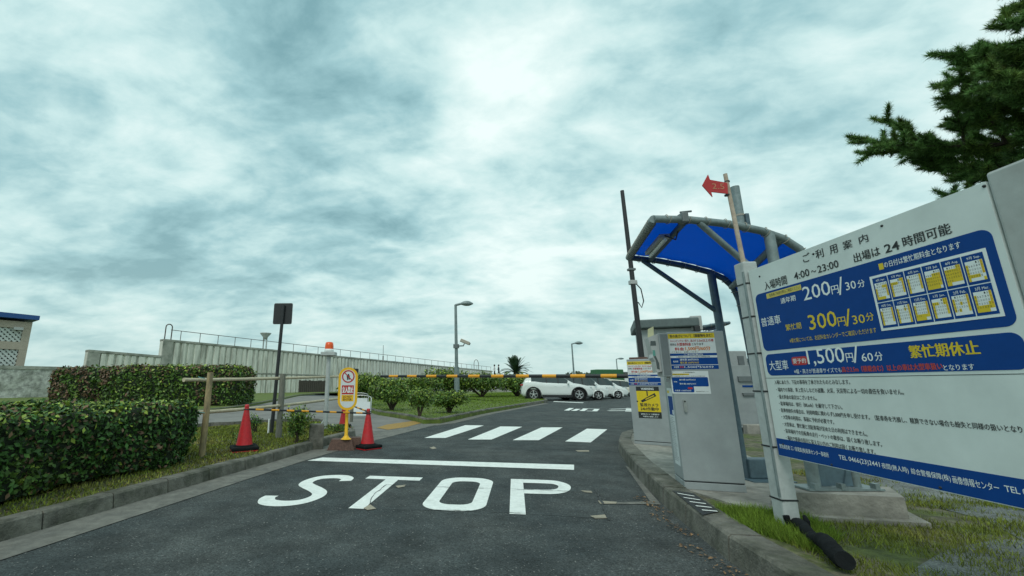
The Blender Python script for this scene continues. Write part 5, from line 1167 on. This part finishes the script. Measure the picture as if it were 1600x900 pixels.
# twisted wire at the post
for v in (590, 644): c_ = D(315, v, p1.y - .07); mb = MB(); mb.tube([c_ + Vector((-.05, .0, .012)), c_ + Vector((0, -.05, 0)), c_ + Vector((.05, 0, -.012))], .006, 5); mb.build('wire', mat('teal_wire', (.1, .3, .3), .5), t)
# back of a road sign on a black pole
g = G(424, 677, .13); t = thing('road_sign', g, 'square road sign seen from its dark back on a black pole', 'sign'); BF = Frame(g + Vector((0, 0, -g.z)), (1, -.05, 0))
zb = BF.px(441, 506)[1]; ztp = BF.px(441, 474)[1]; u0 = BF.px(427.5, 490)[0]; u1_ = BF.px(456, 490)[0]
mb = MB(); mb.slabf(BF, rrect(u0, zb, u1_, ztp, .03, 4), -.012, .0); pl = mb.build('sign_plate', M_BLACK, t); mb = MB(); mb.slabf(BF, rrect(u0 - .008, zb - .008, u1_ + .008, ztp + .008, .035, 4), -.018, -.012); mb.build('edge', M_PALE, pl)
mb = MB(); tt = BF.p((u0 + u1_) / 2 + .02, ztp - .05, .03); mb.tube([g + Vector((0, 0, -.02)), tt], [.042, .036], 12); mb.build('pole', M_BLACK, t)
mb = MB(); q = g + Vector((-.075, .02, 0)); mb.tube([q, q + Vector((0, 0, .30))], .022, 8); mb.build('sleeve', M_INKW, t)
# beacon pole
g = G(508, 670, .13); t = thing('beacon_pole', g, 'grey pole carrying an orange flashing beacon on a small plate', 'warning light'); Yb = g.y
zp = D(514, 553, Yb); mb = MB(); mb.tube([g + Vector((0, 0, -.02)), Vector((zp.x, Yb, zp.z))], .052, 12); mb.build('pole', M_PALE, t)
mb = MB(); mb.tube([g + Vector((-.17, -.06, 0)), g + Vector((-.02, 0, .22))], .02, 6); mb.build('stay', M_PALE, t)
mb = MB(); mb.rbox((zp.x, Yb, zp.z), (.35, .3, .09), .01); mb.build('plate', M_PALE, t)
mb = MB(); mb.lathe([(.1, .045), (.115, .05), (.11, .12), (0, .12)], (zp.x, Yb, zp.z), 18); bc = mb.build('beacon_base', M_INKW, t); mb = MB(); mb.lathe([(.108, .12), (.105, .2), (.092, .28), (.06, .295), (0, .3)], (zp.x, Yb, zp.z), 18); mb.build('beacon_lens', M_BEACON, t)
# pair of A-boards with tube frames
def aboard(px, py, label):
    g = G(px, py, .01); t = thing('folding_board', g, label, 'folding sign', 'folding boards beside the hidden cone'); w_ = 15 / F_PX * g.y; h_ = .78
    for s_ in (-1,):
        mb = MB(); pts = [g + Vector((-w_, 0, 0)), g + Vector((-w_, .12, h_ - .1))] + [g + Vector((-w_ * math.cos(a) * 1.0, .14, h_ - .1 + .1 * math.sin(a))) for a in np.linspace(.3, 2.84, 6)] + [g + Vector((w_, .12, h_ - .1)), g + Vector((w_, 0, 0))]
        mb.tube(pts, .018, 8); mb.build('frame', M_STEEL, t)
    mb = MB(); mb.hexa([g + Vector((x * w_ * .92, y, z)) for z, y0 in ((.1, .0), (h_ - .22, .085)) for x, y in ((-1, y0), (1, y0), (1, y0 + .03), (-1, y0 + .03))]); mb.build('panel', M_PAPER, t)
    return t
aboard(563, 654, 'white folding board with a steel tube frame, the nearer one of the pair'); aboard(559, 643, 'white folding board with a steel tube frame, the one standing behind')

# ================================================================== LAMP POSTS
def lamp_post(px, top, base, Y, label, arm=1, w=.075, head=.55):
    g = D(px, base, Y); a = D(px - .003 * (top - base), top, Y); t = thing('lamp_post', (g.x, Y, .1), label, 'street lamp', 'tall lamp posts of the car park')
    mb = MB(); mb.tube([(g.x, Y, .1), (g.x, Y, 2.2)], w * 1.5, 12); mb.tube([(g.x, Y, 2.2), (g.x, Y, a.z)], [w, w * .75], 12); mb.tube([(g.x, Y, a.z - .03), (g.x + .35 * arm, Y, a.z + .06)], w * .7, 8); mb.build('pole', M_GALV, t)
    mb = MB(); mb.smooth = True; c_ = Vector((g.x + (.35 + head / 2) * arm, Y, a.z + .06)); K = 8
    prof = [(0, 0), (.35, .1), (.8, .17), (1, .16), (.9, .08), (.5, .0)]
    mb.tube([c_ + Vector((head * (s_ - .5) * 1.1 * arm, 0, .02 * math.sin(s_ * 3))) for s_ in np.linspace(0, 1, 9)], [.06, .10, .14, .165, .17, .165, .14, .09, .03], 12); mb.build('lamp_head', M_GALV, t)
    return t, g
t, g = lamp_post(714, 476, 615, 27.5, 'tallest looking lamp post with a camera, left of the parked cars', head=.75, w=.11)
# camera on the mast
Y = 27.5; c0 = D(714, 541, Y); root = thing('security_camera', (c0.x + .3, Y, c0.z), 'white security camera on a bracket fixed to the lamp post', 'camera')
mb = MB(); a = Vector((g.x, Y, c0.z)); mb.tube([a + Vector((-.16, 0, 0)), a + Vector((.0, -.12, 0)), a + Vector((.45, -.1, .02)), a + Vector((.5, -.1, .16))], .04, 8); mb.tube([a + Vector((0, 0, -.12)), a + Vector((0, 0, .12))], .19, 12); mb.build('bracket', M_GREYD, root)
mb = MB(); mb.rbox(a + Vector((.55, -.1, .27)), (.62, .2, .2), .03, rot=Matrix.Rotation(R(22), 3, 'Y')); mb.build('camera_housing', mat('camera_beige', (.42, .38, .32), .5), root); mb = MB(); mb.rbox(a + Vector((.86, -.1, .13)), (.04, .16, .14), .01, rot=Matrix.Rotation(R(22), 3, 'Y')); mb.build('lens', M_BLACK, root)
lamp_post(899.5, 537, 622, 46, 'middle lamp post beyond the parked cars', w=.09, head=.8)
lamp_post(968, 561, 615, 78, 'far small lamp post at the right end of the car row', w=.10, head=1.0)

# ================================================================== CARS
def car(loc, rz, L_, Wd, H, kind, paint, label, wheel=.33, wb=(.19, .82)):
    """modelled facing +x; profile lists are (x fraction, height)"""
    root = thing('parked_car', (0, 0, 0), label, 'car', 'cars parked side by side nose to the right')
    P = {'suv': dict(bot=[(0, .36), (.03, .24), (.2, .22), (.8, .22), (.96, .24), (1, .34)], belt=[(0, .62), (.02, .90), (.06, 1.14), (.2, 1.14), (.3, 1.08), (.55, 1.03), (.70, 1.01), (.82, .95), (.94, .84), (.985, .70), (1, .5)],
                     top=[(0, .64), (.02, .92), (.045, 1.2), (.09, 1.42), (.16, 1.53), (.35, 1.585), (.50, 1.56), (.58, 1.46), (.73, 1.05), (.82, .99), (.94, .87), (.985, .70), (1, .52)], ws=(.575, .715), rw=(.03, .12), side=(.14, .66)),
         'kei': dict(bot=[(0, .34), (.03, .22), (.2, .2), (.8, .2), (.97, .22), (1, .34)], belt=[(0, .6), (.02, .95), (.3, .97), (.7, .94), (.84, .90), (.95, .82), (.99, .68), (1, .5)],
                     top=[(0, .62), (.015, 1.1), (.04, 1.55), (.10, 1.66), (.4, 1.69), (.62, 1.62), (.69, 1.5), (.82, 1.02), (.90, .93), (.96, .84), (.99, .70), (1, .52)], ws=(.67, .81), rw=(.02, .06), side=(.08, .76)),
         'van': dict(bot=[(0, .34), (.03, .22), (.2, .2), (.8, .2), (.97, .22), (1, .34)], belt=[(0, .6), (.02, .98), (.3, 1.0), (.7, .96), (.84, .86), (.95, .74), (.99, .6), (1, .5)],
                     top=[(0, .62), (.015, 1.1), (.05, 1.58), (.12, 1.68), (.4, 1.72), (.58, 1.64), (.66, 1.5), (.83, .96), (.90, .86), (.96, .76), (.99, .62), (1, .52)], ws=(.64, .82), rw=(.02, .07), side=(.08, .76))}[kind]
    def itp(pl, x): return float(np.interp(x, [a for a, _ in pl], [b for _, b in pl]))
    K = H / max(b for _, b in P['top']); NX = 90; xs = np.linspace(0, 1, NX + 1); G_ = []
    for x in xs:
        zb, zl, zt = itp(P['bot'], x) * K, itp(P['belt'], x) * K, itp(P['top'], x) * K
        taper = 1 - .30 * max(0, (x - .9) / .1) ** 2 - .22 * max(0, (.06 - x) / .06) ** 2; hw = Wd / 2 * taper; zt = max(zt, zl + .01)
        cab_ = min(1, (zt - zl) / (.5 * K)); hr = hw * (.96 - .20 * cab_)
        row = [(0, zb), (hw * .8, zb), (hw * .96, zb + .06), (hw, zb + (zl - zb) * .3), (hw * .985, zb + (zl - zb) * .5), (hw, zb + (zl - zb) * .72), (hw * .985, zl - .05), (hw * .95, zl), (hw * .95 + (hr - hw * .95) * .33, zl + (zt - zl) * .3), (hw * .95 + (hr - hw * .95) * .66, zl + (zt - zl) * .6), (hr + .0, zl + (zt - zl) * .88), (hr * .93, zl + (zt - zl) * .97), (hr * .6, zt + .0), (0, zt + .015)]
        G_.append([Vector(((x - .5) * L_, y, z)) for y, z in row])
    M = len(G_[0]); body = MB(); glass = MB(); sides = {1: MB(), -1: MB()}; rear = MB(); body.smooth = glass.smooth = sides[1].smooth = sides[-1].smooth = rear.smooth = True
    wc = [Vector(((w_ - .5) * L_, 0, wheel)) for w_ in wb]
    for sg in (1, -1):
        for i in range(NX):
            xm = (xs[i] + xs[i + 1]) / 2; zt_ = itp(P['top'], xm) * K; zl_ = itp(P['belt'], xm) * K
            for j in range(M - 1):
                q = [G_[i][j], G_[i + 1][j], G_[i + 1][j + 1], G_[i][j + 1]]; q = [Vector((v.x, v.y * sg, v.z)) for v in q]; c_ = sum(q, Vector()) / 4
                tgt = body
                if j >= 1 and j <= 5 and any((Vector((c_.x, 0, c_.z)) - w_).length < wheel * 1.16 for w_ in wc): continue
                if 7 <= j <= 9 and zt_ - zl_ > .2 * K:
                    s0, s1 = P['side']; pil = False
                    if s0 < xm < s1 and not pil: tgt = sides[sg]
                if j >= 10 and P['ws'][0] < xm < P['ws'][1]: tgt = glass
                if j >= 10 and P['rw'][0] < xm < P['rw'][1]: tgt = rear
                if 7 <= j <= 9 and s_in(xm, P['ws']) and zt_ - zl_ > .0 and tgt is body and xm > P['side'][1]: tgt = body
                tgt.add(q if sg > 0 else q[::-1], [(0, 1, 2, 3)])
    for b_, nm, m_ in ((body, 'body', paint), (sides[1], 'side_window', M_GLASS), (sides[-1], 'side_window', M_GLASS), (glass, 'windscreen', M_GLASS), (rear, 'rear_window', M_GLASS)):
        o = b_.build(nm, m_, root, local=True); bm = bmesh.new(); bm.from_mesh(o.data); bmesh.ops.remove_doubles(bm, verts=bm.verts[:], dist=.0005); bmesh.ops.recalc_face_normals(bm, faces=bm.faces[:]); bm.to_mesh(o.data); bm.free()
    mb = MB(); mb.box((0, 0, .33), (L_ * .9, Wd * .8, .22)); 
    for w_ in wc: mb.box((w_.x, 0, wheel + .08), (wheel * 2.3, Wd * .86, wheel * 1.9))
    mb.build('underbody', M_CARD, root, local=True)
    for sg in (-1, 1):
        for w_ in wc:
            t_ = MB(); c_ = Vector((w_.x, sg * (Wd / 2 - .11), wheel)); t_.lathe([(wheel * .62, -.10), (wheel * .96, -.10), (wheel, -.07), (wheel, .07), (wheel * .96, .095), (wheel * .66, .10)], c_, 28, (0, sg, 0)); wo = t_.build('wheel', M_TYRE, root, local=True)
            t_ = MB(); t_.lathe([(wheel * .66, .05), (wheel * .66, .095), (wheel * .60, .10), (wheel * .58, .05)], c_, 28, (0, sg, 0))
            for k in range(5):
                a = k * 2 * math.pi / 5 + .3; t_.box(c_ + Vector((math.cos(a) * wheel * .32, sg * .085, math.sin(a) * wheel * .32)), (wheel * .6, .03, wheel * .17), rot=Matrix.Rotation(-a, 3, 'Y'))
            t_.lathe([(0, .11), (wheel * .13, .10), (wheel * .13, .05)], c_, 12, (0, sg, 0)); t_.build('rim', M_ALLOY, wo, local=True)
            t_ = MB(); t_.lathe([(0, .03), (wheel * .62, .03), (wheel * .62, .028)], c_, 20, (0, sg, 0)); t_.build('brake', M_CARD, wo, local=True)
            if kind == 'suv':
                a_ = MB(); pts = [Vector((w_.x + math.cos(a) * wheel * 1.2, sg * (Wd / 2 + .004), wheel + math.sin(a) * wheel * 1.2)) for a in np.linspace(-.35, math.pi + .35, 18)]; a_.tube(pts, .055, 6); a_.build('wheel_arch', M_CARD, root, local=True)
            else:
                a_ = MB(); pts = [Vector((w_.x + math.cos(a) * wheel * 1.16, sg * (Wd / 2 - .01), wheel + math.sin(a) * wheel * 1.16)) for a in np.linspace(-.3, math.pi + .3, 18)]; a_.tube(pts, .05, 6); a_.build('wheel_arch', paint, root, local=True)
        # lights, mirror, sill
        x1 = L_ / 2; l = MB(); l.rbox((x1 - .30, sg * Wd * .425, .80 * K), (.42, .10, .11), .03, rz=-sg * .32); l.build('headlight', M_LENS, root, local=True)
        l = MB(); l.rbox((-x1 + .16, sg * Wd * .425, .93 * K), (.26, .10, .13), .03, rz=sg * .3); l.build('tail_light', M_LENSR, root, local=True)
        l = MB(); l.rbox((L_ * (P['side'][1] - .5) - .02, sg * (Wd / 2 + .09), 1.05 * K), (.14, .20, .14), .04); l.build('mirror', paint, root, local=True)
        for xp in (.36, .52):
            l = MB(); zl_, zt_ = itp(P['belt'], xp) * K, itp(P['top'], xp) * K; l.hexa([((xp - .5) * L_ + a, sg * y, z) for z, y in ((zl_, Wd * .478), (zt_ - .08, Wd * .395)) for a, y in ((-.035, y), (.035, y), (.035, y + .012), (-.035, y + .012))]); l.build('pillar', M_CARD, root, local=True)
        l = MB(); l.box((0, sg * (Wd / 2 - .02), .31), (L_ * .42, .05, .17)); l.build('sill', M_CARD, root, local=True)
        l = MB(); l.rbox((-.02 * L_, sg * (Wd / 2 + .004), .86 * K), (.16, .02, .03), .005); l.rbox((.17 * L_ - .35, sg * (Wd / 2 + .004), .86 * K), (.0 + .16, .02, .03), .005); l.build('door_handle', paint, root, local=True)
        l = MB(); l.rbox((x1 - .14, sg * Wd * .36, .50 * K), (.12, .10, .2), .02, rz=-sg * .35); l.build('fog_light', M_CARD, root, local=True)
    g_ = MB(); g_.rbox((L_ / 2 - .02, 0, .62 * K), (.07, Wd * .42, .20), .03); g_.build('grille', M_CARD, root, local=True)
    g_ = MB(); g_.box((L_ / 2 + .02, 0, .46), (.015, .33, .165)); g_.build('number_plate', M_INKW if kind != 'kei' else M_YEL, root, local=True)
    root.location = loc; root.rotation_euler = (0, 0, rz); return root
def s_in(x, r): return r[0] < x < r[1]
def carpos(px, py): g = G(px, py); return Vector((g.x, g.y, 0))
a = carpos(830, 625.4); b = carpos(901, 626.6)      # contact points of the near side wheels of the first car
dirv = (b - a).normalized(); ang1 = math.atan2(dirv.y, dirv.x); wbase = .63 * 4.29; mid = (a + b) / 2
ang1 = max(-.16, min(.1, ang1)); nrm = Vector((-math.sin(ang1), math.cos(ang1), 0)); axd = Vector((math.cos(ang1), math.sin(ang1), 0))
cp1 = mid + nrm * .92 + axd * .30
car(cp1, ang1, 5.0, 1.95, 1.84, 'suv', M_CARW, 'white crossover with black wheel arches, nearest of the parked cars', .42, (.17, .80))
nx_ = D(955, 620, 32.6).x; car((nx_ - 1.90, 33.6, 0), ang1, 3.8, 1.65, 1.84, 'kei', M_CARW, 'small white tall car parked second, half hidden by the crossover', .33, (.2, .80))
nx_ = D(985, 620, 35.3).x; car((nx_ - 2.35, 36.3, 0), ang1, 4.7, 1.87, 1.86, 'van', M_CARW, 'white minivan parked third in the row', .31)
nx_ = D(1003, 620, 41).x; car((nx_ - 1.9, 41.6, 0), ang1, 4.0, 1.66, 1.55, 'kei', M_CARC, 'cream coloured car parked fourth, cut off by the cabinet', .31)
# amber film box at the minivan's front corner as seen on the second car
# ================================================================== FAR BACKGROUND
mb = MB(); c_ = D(948, 582, 70); w_ = 42 / F_PX * 70; mb.rbox((c_.x, 70, 1.5), (w_, 3, 3.0), .1); bt = thing('delivery_truck', (c_.x, 70, 0), 'truck with a green tarpaulin body far behind the minivan', 'truck'); z_ = D(948, 577.5, 70).z
mb = MB(); mb.rbox((c_.x, 70, (z_ + 1.0) / 2), (w_, 2.4, z_ - 1.0), .12); mb.build('tarpaulin', M_GREENW, bt); mb = MB(); mb.rbox((c_.x + w_ / 2 + .8, 70, 1.35), (1.5, 2.2, 2.1), .2); mb.build('cab', M_CARW, bt)
for dx in (-w_ * .3, w_ / 2 + .6):
    mb = MB(); mb.lathe([(0, .14), (.42, .12), (.45, 0), (.45, -.12), (0, -.14)], (c_.x + dx, 68.8, .45), 20, (0, -1, 0)); mb.build('wheel', M_TYRE, bt)
def far_box(px0, px1, ty, Y, dep, m_, label, roof=None):
    a = D(px0, ty, Y); b = D(px1, ty, Y); t = thing('far_building', ((a.x + b.x) / 2, Y, 0), label, 'building')
    mb = MB(); mb.box(((a.x + b.x) / 2, Y + dep / 2, a.z / 2), (b.x - a.x, dep, a.z)); mb.build('wall', m_, t); mb = MB(); mb.box(((a.x + b.x) / 2, Y + dep / 2, a.z + .12), (b.x - a.x + .6, dep + .6, .24)); mb.build('roof', roof or M_ROOFG, t)
    n_ = max(2, int((b.x - a.x) / 3.2))
    for i in range(n_): mb = MB(); mb.box((a.x + (b.x - a.x) * (i + .5) / n_, Y - .02, a.z * .6), (1.3, .08, .9)); mb.build('window', M_GLASS, t)
far_box(962, 1075, 583, 88, 8, M_BEIGE, 'long low beige building far behind the parked cars')
far_box(868, 928, 588.5, 120, 8, M_BLDG, 'very low distant grey shed above the first car roof')
far_box(1090, 1180, 566, 60, 6, M_BLDG, 'pale grey building far behind the exit machine')
far_box(1195, 1700, 560, 90, 10, M_BLDG, 'long pale building hidden behind the tariff board')
# distant tree line
rr = random.Random(9)
P = []; 
for i in range(26000):
    x = rr.uniform(-80, 190); y = 150 + rr.uniform(-6, 6) + x * .05; h = 3.2 + 1.4 * math.sin(x * .13) + 1.0 * math.sin(x * .37 + 1) + .6 * math.sin(x * .9); P.append((x, y, rr.random() ** .6 * max(1.5, h)))
P = np.array(P); o = leaf_mesh('distant_trees', P, np.tile((0, -1., 0), (len(P), 1)), .9, mat('far_foliage', (.05, .085, .045), .8, island=.4)); props(o, 'low line of distant trees on the horizon beyond the car park', 'trees', kind='stuff')
print('objects', len(bpy.data.objects), 'polys', sum(len(m.polygons) for m in bpy.data.meshes))
